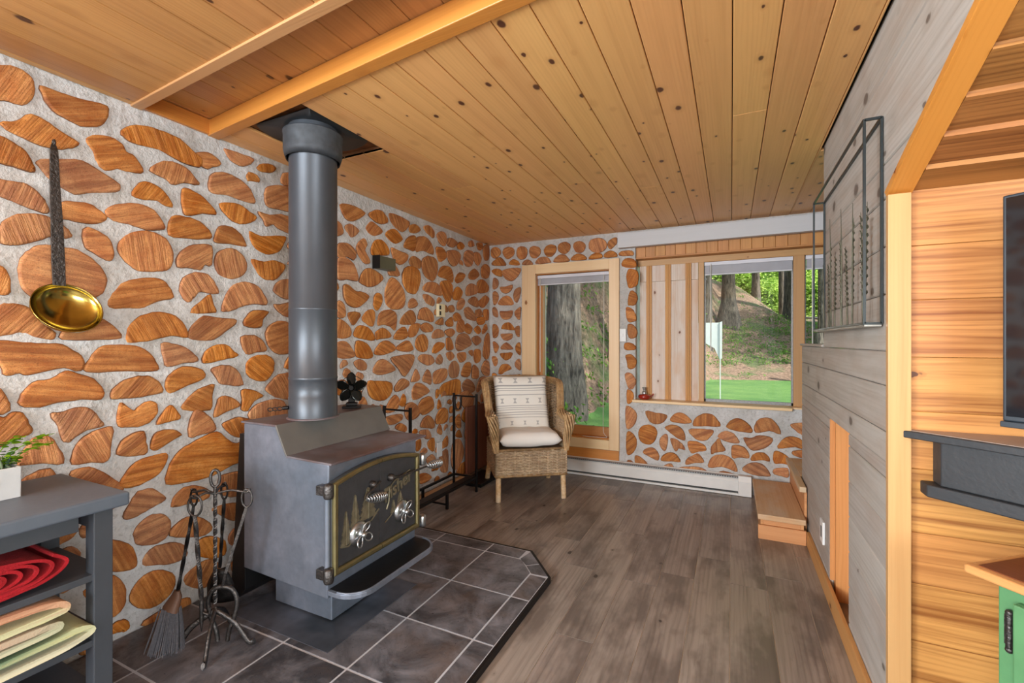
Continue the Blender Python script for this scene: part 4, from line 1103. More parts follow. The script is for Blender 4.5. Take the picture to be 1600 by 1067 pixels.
# ---- tiled hearth pad
he = thing('tile_hearth', (-1.6, 1.5, 0), 'raised dark slate tile hearth pad with pale grout lines under the wood stove', 'hearth')
outer = [(XL + .012, -.6), (-.89, -.6), (-.89, 2.30), (-1.095, 2.535), (XL + .012, 2.535)]
mb = MB(41); mb.prism(outer, 2, .0, .0285); mb.build('grout_bed', M['grout'], he)
mb = MB(42); mb.prism([(-.8895, -.6), (-.876, -.6), (-.876, 2.302), (-.8895, 2.297)], 2, 0, .03)
mb.prism([(-.876, 2.302), (-1.089, 2.548), (-1.097, 2.534), (-.8895, 2.297)], 2, 0, .03); mb.prism([(-1.089, 2.548), (XL + .012, 2.548), (XL + .012, 2.5355), (-1.094, 2.5355)], 2, 0, .03)
mb.build('edge_strip', M['black'], he)
def cliptile(mb, poly, x0, x1, ya, yb, g=.0045):
    P = [(x0 + g, ya + g), (x1 - g, ya + g), (x1 - g, yb - g), (x0 + g, yb - g)]
    def clip(P, a, b, c):  # keep a*x+b*y<=c
        out = []
        for i in range(len(P)):
            p, q = P[i - 1], P[i]; fp = a * p[0] + b * p[1] - c; fq = a * q[0] + b * q[1] - c
            if (fp <= 0) != (fq <= 0): t = fp / (fp - fq); out.append((p[0] + (q[0] - p[0]) * t, p[1] + (q[1] - p[1]) * t))
            if fq <= 0: out.append(q)
        return out
    for (a, b, c) in poly: P = clip(P, a, b, c) if P else P
    if len(P) > 2: mb.prism(P, 2, .02, .03)
mb = MB(43)
xl = [XL + .008, -2.07, -1.705, -1.345, -.992]; yl = [-.6, -.145, .22, .585, .95, 1.315, 1.678, 2.045, 2.42]
inner = [(.75, .66, .75 * -.992 + .66 * 2.279 - .0)]
cc = (.75 * -.99 + .66 * 2.29)
for i in range(4):
    for j in range(8): cliptile(mb, [(.75, .66, cc)], xl[i], xl[i + 1], yl[j], yl[j + 1])
for j in range(8): cliptile(mb, [(.66, -.75 * .35, 99)], -.992, -.89, yl[j], yl[j + 1] if j < 7 else 2.285)
for i in range(4): cliptile(mb, [], xl[i], xl[i + 1] if i < 3 else -1.118, 2.42, 2.533)
mb.prism([(-.987, 2.293), (-.894, 2.302), (-.985, 2.408), (-1.046, 2.36)], 2, .02, .03); mb.prism([(-1.05, 2.366), (-.99, 2.414), (-1.093, 2.529), (-1.112, 2.426)], 2, .02, .03)
mb.build('slate_tiles', M['slate'], he, bevel=.0012, seg=1)

# ---- white electric baseboard heater
h = thing('baseboard_heater', (-.8, 4.3, 0), 'long white electric baseboard heater along the far wall under the windows', 'heater')
X0, X1 = -2.1, .152
mb = MB(44); mb.prism([(4.285, .03), (4.345, .03), (4.345, .165), (4.33, .168), (4.292, .135), (4.285, .12)], 0, X0, X1 - .1); mb.build('cover', M['heater'], h, bevel=.002)
mb = MB(45); mb.box((X0, 4.288, .148), (X1 - .1, 4.33, .160)); 
for k in range(110): mb.box((X0 + .02 + k * .0195, 4.287, .150), (X0 + .030 + k * .0195, 4.2885, .158), 0, 1)
mb.build('top_grille', [M['grille'], M['darkslot']], h)
mb = MB(46); mb.box((X0, 4.281, .028), (X1 - .1, 4.2855, .038), 0); mb.build('lower_slot', M['darkslot'], h)
mb = MB(47); mb.box((X0, 4.277, .003), (X1 - .1, 4.34, .022)); mb.build('bottom_rail', M['heater'], h, bevel=.002)
mb = MB(48); mb.prism([(4.272, .003), (4.345, .003), (4.345, .168), (4.288, .168), (4.272, .125)], 0, X1 - .1, X1); mb.build('end_cap', M['heater'], h, bevel=.003)

# ---- steps at the stair foot
s1 = thing('stair_step', (.29, 3.85, 0), 'lower rough pine step box beside the white baseboard heater', 'step', None)
mb = MB(50); mb.box((.158, 3.415, .128), (.428, 4.27, .163), 1); mb.build('tread', M['step'], s1, bevel=.003)
mb = MB(51); mb.box((.175, 3.44, .0), (.19, 4.27, .127), 1); mb.box((.19, 3.44, .09), (.40, 3.455, .127), 0); mb.box((.40, 3.44, 0), (.42, 4.27, .127), 1); mb.build('frame', M['stepedge'], s1, bevel=.002)
mb = MB(52); mb.box((.16, 3.418, .0), (.43, 3.438, .092), 0); mb.build('riser', M['stepedge'], s1, bevel=.002)
s2 = thing('stair_step', (.8, 4.05, .16), 'upper pine step against the far wall, set behind the lower step', 'step', None)
mb = MB(53); mb.box((.44, 3.80, .315), (1.3, 4.345, .35), 1); mb.box((.402, 3.5, .315), (.4405, 4.345, .35), 1); mb.build('tread', M['step'], s2, bevel=.003)
mb = MB(54); mb.box((.431, 3.52, 0), (.446, 4.345, .314), 1); mb.build('riser', M['stepedge'], s2, bevel=.002)
# ------------------------------------------------------------------ wood stove
st = thing('wood_stove', (-1.78, 1.67, .03), 'blue-grey steel wood stove with stepped top and two cast doors, standing on the slate hearth', 'stove')
Y0, Y1 = 1.38, 1.965
side = [(-2.06, .24), (-1.52, .222), (-1.512, .785), (-1.765, .795), (-1.835, .918), (-2.06, .918)]
mb = MB(60); mb.prism(side, 1, Y0, Y1); mb.build('firebox', M['stove'], st, bevel=.006, seg=3)
mb = MB(61); mb.prism([(-2.075, .918), (-1.832, .918), (-1.832, .927), (-2.075, .927)], 1, Y0 - .004, 2.055); mb.build('upper_top_plate', M['stovetop'], st, bevel=.002)
mb = MB(62); mb.prism([(-1.832, .927), (-1.838, .918), (-1.770, .792), (-1.762, .797)], 1, Y0 - .004, 2.05); mb.build('sloping_top_plate', plain('dusty_grey_plate', srgb(104, 102, 98), .6, .2, .1), st, bevel=.001)
mb = MB(63); mb.prism([(-1.768, .787), (-1.495, .782), (-1.495, .792), (-1.768, .797)], 1, Y0 - .004, 2.03); mb.build('lower_top_plate', M['stovetop'], st, bevel=.003)
mb = MB(64); mb.box((-2.0, 1.50, .04), (-1.625, 1.86, .235)); mb.build('pedestal', M['stove'], st, bevel=.004)
mb = MB(65); mb.prism([(-2.08, .12), (-2.15, .06), (-2.19, .06), (-2.12, .86), (-2.085, .86)], 1, Y0 + .02, Y1 - .02); mb.build('rear_heat_shield', M['black'], st, bevel=.002)
# ash lip with rounded corners and a raised rim
def lip(d):
    P = [(-1.515, Y0 - .005 + d)]
    for k in range(9):
        a = -PI / 2 + PI / 2 * k / 8; P.append((-1.465 + (.11 - d) * math.cos(a), Y0 + .105 + (.11 - d) * math.sin(a)))
    for k in range(9):
        a = PI / 2 * k / 8; P.append((-1.465 + (.11 - d) * math.cos(a), Y1 - .105 + (.11 - d) * math.sin(a)))
    P.append((-1.515, Y1 + .005 - d)); return P
mb = MB(66); mb.prism(lip(0), 2, .243, .262); al = mb.build('ash_shelf', M['stove'], st, bevel=.002)
mb = MB(67); mb.tube([(x, y, .264) for x, y in lip(.006)[1:-1]], .005, 6); mb.build('rim', M['stove'], al)
mb = MB(68); mb.prism(lip(.014), 2, .2622, .2635); mb.build('tray_surface', M['black'], al)
# doors
XF = -1.508
zt = lambda y: .712 + .042 * (1 - ((y - 1.66) / .288) ** 2)
DY0, DYM, DY1, DZ0 = 1.372, 1.657, 1.945, .328
def door(ya, yb, left):
    def outline(d, x):
        top = [(y_, zt(y_) - d) for y_ in [ya + d + (yb - ya - 2 * d) * k / 12 for k in range(13)]]
        return [(ya + d, DZ0 + d), ] + [(yb - d, DZ0 + d)] + top[::-1]
    root = None
    mb = MB(70 + left); mb.prism(outline(0, 0), 0, XF, XF + .022); pan = mb.build('door', M['doormetal'], st, bevel=.002)
    a, b = (ya, yb)
    o = outline(0, 0); i_ = outline(.0, 0)
    # frame band: on the outer sides only (not along the meeting edge)
    w = .026
    fr = []
    lo = [(ya, DZ0), (yb, DZ0)]
    ia, ib = (ya + w, yb) if left else (ya, yb - w)
    topo = [(y_, zt(y_)) for y_ in [ya + (yb - ya) * k / 12 for k in range(13)]]
    topi = [(y_, zt(y_) - w * .85) for y_ in [ia + (ib - ia) * k / 12 for k in range(13)]]
    mb = MB(72 + left)
    outer_ = [(ib if not left else yb, DZ0)][:0]
    if left: path_o = [(yb, DZ0), (ya, DZ0)] + topo; path_i = [(yb, DZ0 + w), (ia, DZ0 + w)] + topi
    else: path_o = [(ya, DZ0), (yb, DZ0)] + topo[::-1]; path_i = [(ya, DZ0 + w), (ib, DZ0 + w)] + topi[::-1]
    n = len(path_o); prof = ((0, 0), (.0, .012), (.25, .016), (.75, .016), (1, .010), (1, 0))
    rings = []
    for k in range(n):
        ring = []
        for t, hgt in prof: ring.append((XF + .0215 + hgt, path_o[k][0] + (path_i[k][0] - path_o[k][0]) * t, path_o[k][1] + (path_i[k][1] - path_o[k][1]) * t))
        rings.append(ring)
    mb.loft(rings, True, True, 0, False)
    mb.build('brass_door_frame', M['brassdark'], pan, bevel=.0015, seg=1, label='tarnished brass edging')
    return pan
dl = door(DY0, DYM - .0015, 1); dr = door(DYM + .0015, DY1, 0)
XD = XF + .022
def relief(mb, poly, h=.005): mb.prism([(p[0], p[1]) for p in poly], 0, XD - .001, XD + h)
# pine tree reliefs on the left door
mb = MB(75)
def tree(mb, cy, zb, zt_, w, r):
    n = 6; L_, R_ = [], []
    for k in range(n):
        t = k / n; z = zb + (zt_ - zb) * t; ww = w * (1 - t) ** .9
        L_.append((cy - ww, z)); L_.append((cy - ww * .68, z + (zt_ - zb) / n * .75)); R_.append((cy + ww, z)); R_.append((cy + ww * .68, z + (zt_ - zb) / n * .75))
    P = [*L_, (cy, zt_), *R_[::-1]]
    mb.prism(P, 0, XD - .001, XD + .005)
    mb.tube([(XD + .006, cy, zt_ - .01)] + [(XD + .007, cy, zb + (zt_ - zb) * .5), (XD + .006, cy, zb)], .0025, 5)
tree(mb, 1.447, .43, .575, .033, None); tree(mb, 1.50, .47, .63, .036, None); tree(mb, 1.578, .50, .64, .06, None)
mb.tube([(XD + .003, 1.42, .43), (XD + .004, 1.46, .42), (XD + .003, 1.5, .44)], .004, 5); mb.tube([(XD + .003, 1.55, .47), (XD + .004, 1.6, .485), (XD + .003, 1.648, .52)], .004, 5)
mb.build('pine_tree_relief', M['relief'], dl)
mb = MB(76); tree(mb, 1.80, .49, .56, .028, None); tree(mb, 1.75, .47, .53, .022, None)
mb.tube([(XD + .003, 1.69, .44), (XD + .004, 1.73, .46), (XD + .003, 1.76, .49)], .003, 5)
mb.build('pine_tree_relief', M['relief'], dr)
# raised lettering on the right door
cu = bpy.data.curves.new('lettering', 'FONT'); cu.body = 'Fisher'; cu.size = .088; cu.extrude = .003; cu.bevel_depth = .0008; cu.offset = .0012; cu.shear = .25; cu.resolution_u = 3
to = bpy.data.objects.new('lettering', cu); C.objects.link(to)
bpy.context.view_layer.update()
me = bpy.data.meshes.new_from_object(to.evaluated_get(bpy.context.evaluated_depsgraph_get())); bpy.data.objects.remove(to)
lo = bpy.data.objects.new('raised_lettering', me); C.objects.link(lo); me.materials.clear(); me.materials.append(M['relief'])
Rm = Matrix(((0, 0, 1), (1, 0, 0), (0, 1, 0))).to_4x4()
lo.matrix_world = Matrix.Translation((XD + .003, 1.685, .532)) @ Matrix.Rotation(math.radians(17), 4, 'X') @ Rm
lo.parent = dr; lo.matrix_parent_inverse = Matrix.Translation(st.location).inverted() @ Matrix.Identity(4)
dr_par = dr.matrix_parent_inverse.copy(); lo.matrix_parent_inverse = Matrix.Identity(4)
mb = MB(77); mb.tube([(XD + .004, 1.70, .50), (XD + .004, 1.715, .53), (XD + .004, 1.72, .60)], .005, 5); mb.tube([(XD + .004, 1.70, .585), (XD + .004, 1.76, .622), (XD + .004, 1.875, .645)], .0035, 5); mb.build('lettering_flourish', M['relief'], dr)
# air-control knobs
for par, cy, cz in ((dl, 1.515, .455), (dr, 1.806, .458)):
    mb = MB(78); mb.lathe([(.052, XD), (.054, XD + .006), (.050, XD + .014), (.030, XD + .024), (.014, XD + .026), (.012, XD + .034), (.0001, XD + .036)], (0, cy, cz), 0, 28)
    dp = mb.build('air_knob', M['silver'], par, label='shiny nickel air control')
    mb = MB(79)
    for k in range(4):
        a = PI / 4 + k * PI / 2 + .2
        pts = []
        for t in range(9):
            b_ = a - .62 + 1.24 * t / 8; rr = .012 + .043 * math.sin(PI * t / 8) ** .55
            pts.append((XD + .030 + .012 * math.sin(PI * t / 8), cy + rr * math.cos(b_), cz + rr * math.sin(b_)))
        mb.tube(pts, .0032, 6)
    mb.lathe([(.012, XD + .03), (.014, XD + .044), (.009, XD + .05), (.0001, XD + .051)], (0, cy, cz), 0, 14)
    mb.build('wing', M['silver'], dp)
# latch rods with coil-spring grips
def spring(mb, a, b, r0, r1, turns, wr):
    a, b = Vector(a), Vector(b); t = (b - a).normalized(); u = Vector((0, 0, 1)); u = (u - t * u.dot(t)).normalized(); v = t.cross(u)
    pts = []; n = turns * 10
    for k in range(n + 1):
        f = k / n; rr = r0 + (r1 - r0) * math.sin(PI * min(1, f * 1.15) * .75) if f < .9 else r0 + (r1 - r0) * (1 - f) * 6
        pts.append(tuple(a + (b - a) * f + (u * math.cos(f * turns * 2 * PI) + v * math.sin(f * turns * 2 * PI)) * max(.004, rr)))
    mb.tube(pts, wr, 6)
mb = MB(80); mb.lathe([(.016, XD), (.016, XD + .02), (.012, XD + .028), (.0001, XD + .03)], (0, 1.60, .648), 0, 14); mb.tube([(XD + .024, 1.635, .652), (XD + .03, 1.60, .642), (XD + .034, 1.545, .622), (XD + .034, 1.535, .607)], .0055, 8)
mb.build('latch_rod', M['iron'], dl)
mb = MB(81); spring(mb, (XD + .04, 1.535, .602), (XD + .045, 1.65, .588), .008, .021, 9, .0028); mb.tube([(XD + .038, 1.53, .603), (XD + .046, 1.655, .588)], .006, 8); mb.build('spring_handle', M['silver'], dl, label='bright coil spring grip')
mb = MB(82); mb.lathe([(.018, XD), (.018, XD + .016), (.012, XD + .026), (.0001, XD + .028)], (0, 1.725, .645), 0, 14); mb.tube([(XD + .022, 1.725, .645), (XD + .03, 1.76, .642), (XD + .045, 1.965, .645)], .0055, 8); mb.build('latch_rod', M['iron'], dr)
mb = MB(83); spring(mb, (XD + .046, 1.965, .645), (XD + .055, 2.085, .638), .007, .022, 9, .0028); mb.tube([(XD + .045, 1.96, .645), (XD + .055, 2.09, .638)], .006, 8); mb.build('spring_handle', M['silver'], dr, label='bright coil spring grip')
# hinges
for y_, z_ in ((1.358, .685), (1.358, .338), (1.985, .672), (1.985, .345)):
    mb = MB(84); mb.lathe([(.001, z_ - .034), (.018, z_ - .030), (.021, z_ - .02), (.021, z_ + .022), (.016, z_ + .03), (.001, z_ + .034)], (XF + .02, y_, 0), 2, 14)
    sg = 1 if y_ < 1.5 else -1
    mb.box((XF - .045, y_ - .009 if sg > 0 else y_ - .03, z_ - .022), (XF + .012, y_ + .03 if sg > 0 else y_ + .009, z_ + .018))
    mb.build('hinge', M['silver'] if y_ > 1.5 else M['iron'], st, bevel=.003)
mb = MB(85); mb.tube([(XF + .004, 1.366, .33), (XF + .004, 1.366, .70)], .012, 10); mb.build('hinge_post', M['stove'], st)
# steel plate under the stove
mb = MB(86); mb.box((-2.1, 1.345, .0302), (-1.482, 1.93, .0335))
tag(mb.build('floor_plate', M['plate'], bevel=.001), 'thin dark steel plate lying on the slate tiles under the stove pedestal', 'metal plate')

# ---- stovepipe
PX, PY = -1.857, 1.600
sp_ = thing('stovepipe', (PX, PY, .93), 'tall black double-wall stovepipe rising from the stove top to the ceiling plate', 'stovepipe')
mb = MB(87); mb.lathe([(.112, .928), (.112, 1.03), (.1105, 1.032), (.1105, 1.115), (.1125, 1.117), (.1125, 1.128), (.1105, 1.13), (.1105, 1.45), (.112, 1.452), (.112, 1.458), (.1105, 1.46), (.1105, 2.20), (.112, 2.203), (.112, 2.343)], (PX, PY, 0), 2, 48, caps=False); mb.build('pipe', M['pipe'], sp_)
mb = MB(88); mb.lathe([(.12, 2.195), (.124, 2.185), (.133, 2.215), (.135, 2.225), (.135, 2.305), (.138, 2.307), (.138, 2.314), (.113, 2.316)], (PX, PY, 0), 2, 48, caps=False); mb.build('collar', M['collar'], sp_, label='dusty wider collar')
mb = MB(89)
mb.lathe([(.112, 2.343), (.262, 2.345), (.262, 2.348), (.112, 2.348)], (PX, PY, 0), 2, 56, caps=False)
fl = mb
# cut the disc where it disappears above the boards on the right and at the back
fl.v = [(min(x, -1.7005), max(1.445, min(y, 1.923)), z) for x, y, z in fl.v]
fl.build('ceiling_plate', M['flange'], sp_)
mb = MB(90); mb.lathe([(.121, .928), (.121, .931), (.111, .936)], (PX, PY, 0), 2, 40, caps=False); mb.build('base_ring', M['stovetop'], sp_)
mb = MB(91)
bx = PX - .04; by = PY - .105
mb.tube([(bx - .005, by, .985), (bx - .025, by - .015, .983)], .009, 8)
for k in range(3): 
    c0 = (bx - .04 - .02 * k, by - .02 - .010 * k, .980 - .002 * k); mb.tube([(c0[0] + .011 * math.cos(a), c0[1] + .006 * math.cos(a), c0[2] + .008 * math.sin(a)) for a in [PI / 4 * j for j in range(8)]], .0025, 5, closed=True)
mb.build('damper_handle', M['black'], sp_)

# ---- heat powered stove fan
FX, FY, FZ = -1.93, 1.925, .9275
fn = thing('stove_fan', (FX, FY, FZ), 'small black heat powered fan standing on the stove top beside the pipe', 'fan', rz=math.radians(40))
def local(o):  # meshes built in local coordinates of a rotated empty
    o.matrix_parent_inverse = Matrix.Identity(4); return o
mb = MB(92); mb.box((-.05, -.035, 0), (.05, .035, .012)); mb.box((-.03, -.025, .012), (.03, .025, .03)); mb.box((-.018, -.012, .03), (.018, .012, .06)); local(mb.build('fan_base', M['black'], fn, bevel=.004, fixn=True))
mb = MB(93)
for k in range(7): mb.box((-.05 + k * .0155, -.016, .06), (-.046 + k * .0155, .02, .15))
mb.box((-.05, -.014, .056), (.047, .018, .064)); mb.box((-.02, -.03, .09), (.02, .02, .12)); local(mb.build('heat_sink', M['black'], fn, bevel=.001, seg=1))
mb = MB(94); mb.lathe([(.012, -.045), (.014, -.03), (.0001, -.028)], (0, 0, .115), 1, 14); hb = mb.build('hub', M['black'], fn); local(hb)
fanblade = plain('glossy_black_blade', srgb(34, 36, 34), .12, .6, .1)
for k in range(5):
    a = 2 * PI * k / 5 + .3; mb = MB(95)
    rows = []
    for i in range(7):
        t = i / 6; rr = .012 + .075 * t; wd = .012 + .052 * math.sin(PI * min(1, t * .85 + .12)) * (.6 + .4 * t)
        row = []
        for j in range(7):
            s_ = (j / 6 - .5) * wd * (1.0 if i < 6 else .55); tw = .5 * s_ - .1 * s_ * s_ * 20
            x = rr * math.cos(a) - s_ * math.sin(a); z = rr * math.sin(a) + s_ * math.cos(a)
            row.append((x, -.038 + tw, .115 + z))
        rows.append(row)
    mb.loft(rows, False, False, 0, True)
    o = mb.build('blade', fanblade, fn); local(o); md = o.modifiers.new('s', 'SOLIDIFY'); md.thickness = .0015
mb = MB(96); mb.tube([(.062 * math.cos(a), .03, .115 + .062 * math.sin(a)) for a in [PI / 12 * j for j in range(24)]], .002, 5, closed=True)
for a in (0, PI / 2, PI, 3 * PI / 2): mb.tube([(0, .03, .115), (.062 * math.cos(a), .03, .115 + .062 * math.sin(a))], .002, 5)
local(mb.build('guard', M['black'], fn))

# ------------------------------------------------------------------ ladle on the wall
lx = XL + .035
ld = thing('ladle', (lx, .82, 1.5), 'long-handled ladle with polished brass bowl hanging on the cordwood wall', 'ladle')
mb = MB(97)
pts = [(lx - .006, .812, 2.055), (lx, .811, 2.03), (lx + .002, .813, 1.9), (lx + .004, .818, 1.75), (lx + .004, .822, 1.6), (lx + .006, .824, 1.515)]
wd = [.007, .012, .015, .018, .020, .019]
rings = [[(p[0] - .003, p[1] - w_, p[2]), (p[0] - .003, p[1] + w_, p[2]), (p[0] + .003, p[1] + w_, p[2]), (p[0] + .003, p[1] - w_, p[2])] for p, w_ in zip(pts, wd)]
mb.loft(rings, True, True, 0, False); mb.tube([(lx - .004 + .008 * math.cos(a), .812, 2.062 + .010 * math.sin(a)) for a in [PI / 5 * j for j in range(10)]], .004, 6, closed=True)
mb.build('handle', M['iron'], ld, bevel=.001)
# bowl: shallow dish tipped to face the room and slightly upwards
mb = MB(98); prof = []
for k in range(9): t = PI / 2 * k / 8; prof.append((.103 * math.sin(t) + .0002, -.052 * math.cos(t)))
prof2 = [(r_ + .0025, z_ - .003) for r_, z_ in prof[::-1]]
mb.M = Matrix.Translation((lx + .052, .834, 1.43)) @ Matrix.Rotation(math.radians(62), 4, 'Y') @ Matrix.Rotation(.0, 4, 'X')
mb.lathe(prof + [(.106, .001)] + prof2, (0, 0, 0), 2, 40, caps=False)
mb.build('bowl', M['brass'], ld, label='polished brass bowl')

# ------------------------------------------------------------------ things on the walls
def plate(name, label, cat, a, b, mat, bev=.002, extra=None):
    mb = MB(99); mb.box(a, b); root = thing(name, tuple((a[i] + b[i]) / 2 for i in range(3)), label, cat); mb.build('cover_plate', mat, root, bevel=bev)
    if extra:
        nm, mt, bxs = extra; mb = MB(100)
        for p, q in bxs: mb.box(p, q)
        mb.build(nm, mt, root, bevel=.0008, seg=1)
    return root
sb = thing('wall_plate_box', (XL + .03, 2.64, 1.885), 'small grey-green metal box mounted high on the cordwood wall right of the stovepipe', 'box')
mb = MB(101); mb.box((XL + .01, 2.56, 1.835), (XL + .075, 2.735, 1.925)); mb.build('box_body', M['olive'], sb, bevel=.003)
mb = MB(102); mb.box((XL + .008, 2.557, 1.832), (XL + .077, 2.562, 1.929)); sc_ = mb.build('side_panel', M['black'], sb, bevel=.001)
th = thing('thermostat', (XL + .02, 3.40, 1.58), 'small cream thermostat on the left cordwood wall', 'thermostat')
mb = MB(103); mb.box((XL + .010, 3.35, 1.52), (XL + .040, 3.45, 1.635)); mb.build('cover', M['cream'], th, bevel=.003)
mb = MB(104); mb.box((XL + .04, 3.36, 1.585), (XL + .0415, 3.385, 1.62)); mb.box((XL + .04, 3.36, 1.535), (XL + .0415, 3.385, 1.57)); mb.build('slot', M['darkslot'], th)
plate('wall_outlet', 'white outlet plate low on the cordwood wall between the stove and the firewood rack', 'outlet', (XL + .012, 3.355, .27), (XL + .022, 3.43, .40), M['whitepaint'])
plate('light_switch', 'white light switch plate on the wall beside the tall window casing', 'light switch', (-.955, 4.338, 1.30), (-.895, 4.348, 1.42), M['whitepaint'], extra=('toggle', M['whitepaint'], [((-.930, 4.331, 1.345), (-.920, 4.339, 1.375))]))
plate('wall_outlet', 'white outlet on the grey plank wall beside the missing boards', 'outlet', (XR - .012, 2.905, .215), (XR - .001, 2.99, .335), M['whitepaint'], extra=('socket', M['darkslot'], [((XR - .0135, 2.935, .245), (XR - .0118, 2.955, .305))]))

# ------------------------------------------------------------------ fireplace tools
TX, TY, TZ = -1.955, 1.185, .0302
rack = thing('tool_stand', (TX, TY, TZ), 'hammered iron fireplace tool stand with ring top and curled feet on the hearth', 'tool stand')
mb = MB(110)
n = 40; pts = [(TX, TY, TZ + .17 + .45 * k / n) for k in range(n + 1)]
mb.tube(pts, .008, 4, twist=.45)
mb.tube([(TX, TY, .62), (TX, TY, .69)], .007, 6); mb.build('post', M['iron'], rack)
mb = MB(111); mb.tube([(TX + .010 * math.sin(a), TY + .013 * math.sin(a), .725 + .036 * math.cos(a)) for a in [2 * PI * j / 18 for j in range(18)]], .006, 7, closed=True); mb.build('ring', M['iron'], rack)
hooks = {}
u = Vector((.88, .47, 0)); v = Vector((-.47, .88, 0))
for i, (du, dv) in enumerate(((.125, .01), (-.10, .02), (-.045, -.06), (-.02, .10))):
    p = Vector((TX, TY, .662)) + u * du + v * dv; hooks[i] = p; mb = MB(112 + i)
    c = Vector((TX, TY, .66))
    d = (p - c).normalized()
    mb.tube(spline([tuple(c), tuple(c + (p - c) * .5 + Vector((0, 0, .012))), tuple(p), tuple(p + d * .012 + Vector((0, 0, .014)))], 4), .005, 6)
    mb.build('hook', M['iron'], rack)
mb = MB(118)
for a in (.4, 2.2, 4.0, 5.5):
    d = Vector((math.cos(a), math.sin(a), 0))
    P = [Vector((TX, TY, .17)), Vector((TX, TY, .155)) + d * .03, Vector((TX, TY, .12)) + d * .085, Vector((TX, TY, .06)) + d * .13, Vector((TX, TY, TZ + .012)) + d * .15, Vector((TX, TY, TZ + .018)) + d * .17]
    mb.tube(spline([tuple(p) for p in P], 4), .013, 6, flat=.6)
mb.build('curled_feet', M['iron'], rack)
def twisted(mb, a, b, r_, turns=6):
    a, b = Vector(a), Vector(b); n = 36; mb.tube([tuple(a + (b - a) * k / n) for k in range(n + 1)], r_, 4, twist=turns * 2 * PI / n)
def loop_handle(mb, top, w=.022, l=.075, r_=.0045):
    t = Vector(top)
    pts = [t + u * (w * math.sin(a)) + Vector((0, 0, -l * .5 + l * .5 * math.cos(a))) for a in [2 * PI * j / 16 for j in range(16)]]
    mb.tube([tuple(p) for p in pts], r_, 6, closed=True)
# tongs
h0 = hooks[0]
tg = thing('fire_tongs', tuple(h0), 'forged iron tongs with rounded jaws hanging at the right of the tool stand', 'tongs')
mb = MB(120); loop_handle(mb, h0 + Vector((0, 0, .012))); j = h0 + Vector((-.075, -.055, -.39))
twisted(mb, h0 + Vector((0, 0, -.06)), j + Vector((.02, 0, .06)), .0075, 9); mb.tube([tuple(j + Vector((.02, 0, .06))), tuple(j + Vector((.01, 0, .02))), tuple(j)], .008, 6); mb.build('shaft', M['iron'], tg)
for sgn in (-1, 1):
    mb = MB(121 + sgn); P = [j, j + u * sgn * .038 + Vector((0, 0, -.012)), j + u * sgn * .060 + Vector((0, 0, -.06)), j + u * sgn * .048 + Vector((0, 0, -.13)), j + u * sgn * .028 + Vector((0, 0, -.18)), j + u * sgn * .02 + Vector((0, 0, -.228))]
    mb.tube(spline([tuple(p) for p in P], 5), .009, 7); mb.build('jaw', M['iron'], tg)
# poker hanging in front of the post
h2 = hooks[2]
pk = thing('fire_poker', tuple(h2), 'twisted iron poker with open loop handle hanging in front of the stand', 'poker')
mb = MB(124); loop_handle(mb, h2 + Vector((0, 0, .012)), .028, .085); twisted(mb, h2 + Vector((0, 0, -.07)), h2 + Vector((.01, .02, -.42)), .009, 8); mb.build('shaft', M['iron'], pk)
mb = MB(125); b0 = h2 + Vector((.01, .02, -.42)); mb.tube([tuple(b0), tuple(b0 + Vector((0, 0, -.08))), tuple(b0 + Vector((0, 0, -.13)))], [.009, .008, .002], 6); mb.tube(spline([tuple(b0 + Vector((0, 0, -.05))), tuple(b0 + u * .03 + Vector((0, 0, -.06))), tuple(b0 + u * .035 + Vector((0, 0, -.03)))], 4), .005, 6); mb.build('point', M['iron'], pk)
# brush
h1 = hooks[1]
br = thing('hearth_brush', tuple(h1), 'hearth brush with dark twisted handle and grey bristles at the left of the stand', 'brush')
mb = MB(126); loop_handle(mb, h1 + Vector((0, 0, .012)), .014, .07); e = h1 + Vector((.0, -.065, -.405)); twisted(mb, h1 + Vector((0, 0, -.055)), e, .0075, 8); mb.build('shaft', M['irondark'], br)
mb = MB(127); e2 = e + Vector((-.008, -.02, -.05)); mb.tube([tuple(e + Vector((0, 0, .02))), tuple(e), tuple(e2)], [.016, .026, .042], 12, flat=.6); mb.build('brush_head', M['leather'], br)
mb = MB(128); rb = random.Random(4)
for k in range(130):
    a = rb.uniform(0, 2 * PI); q = math.sqrt(rb.random()); s0 = e2 + u * .040 * q * math.cos(a) + v * .024 * q * math.sin(a); d = u * .022 * q * math.cos(a) + v * .016 * q * math.sin(a)
    mb.tube([tuple(s0 + Vector((0, 0, .01))), tuple(s0 + d * .8 + Vector((-.003, -.008, -.07))), tuple(s0 + d * 1.6 + Vector((-.008, -.018, -.150 - .01 * rb.random())))], .0019, 3, caps=False)
mb.build('bristles', M['bristle'], br)
# shovel
h3 = hooks[3]
sv = thing('ash_shovel', tuple(h3), 'dark iron ash shovel hanging at the back of the tool stand', 'shovel')
mb = MB(129); loop_handle(mb, h3 + Vector((0, 0, .012)), .014, .07); e = h3 + Vector((-.015, -.01, -.36)); twisted(mb, h3 + Vector((0, 0, -.055)), e, .0075, 8); mb.build('shaft', M['irondark'], sv)
mb = MB(130); rows = []
for i in range(7):
    t = i / 6; w_ = .02 + .038 * min(1, t * 2.2); row = []
    for jx in range(7):
        s_ = (jx / 6 - .5) * 2; q = e + u * (w_ * s_) + v * (.016 * s_ * s_ - .01) + Vector((0, 0, -.15 * t)); row.append(tuple(q))
    rows.append(row)
mb.loft(rows, False, False, 0, True); o = mb.build('scoop', M['irondark'], sv); md = o.modifiers.new('s', 'SOLIDIFY'); md.thickness = .002

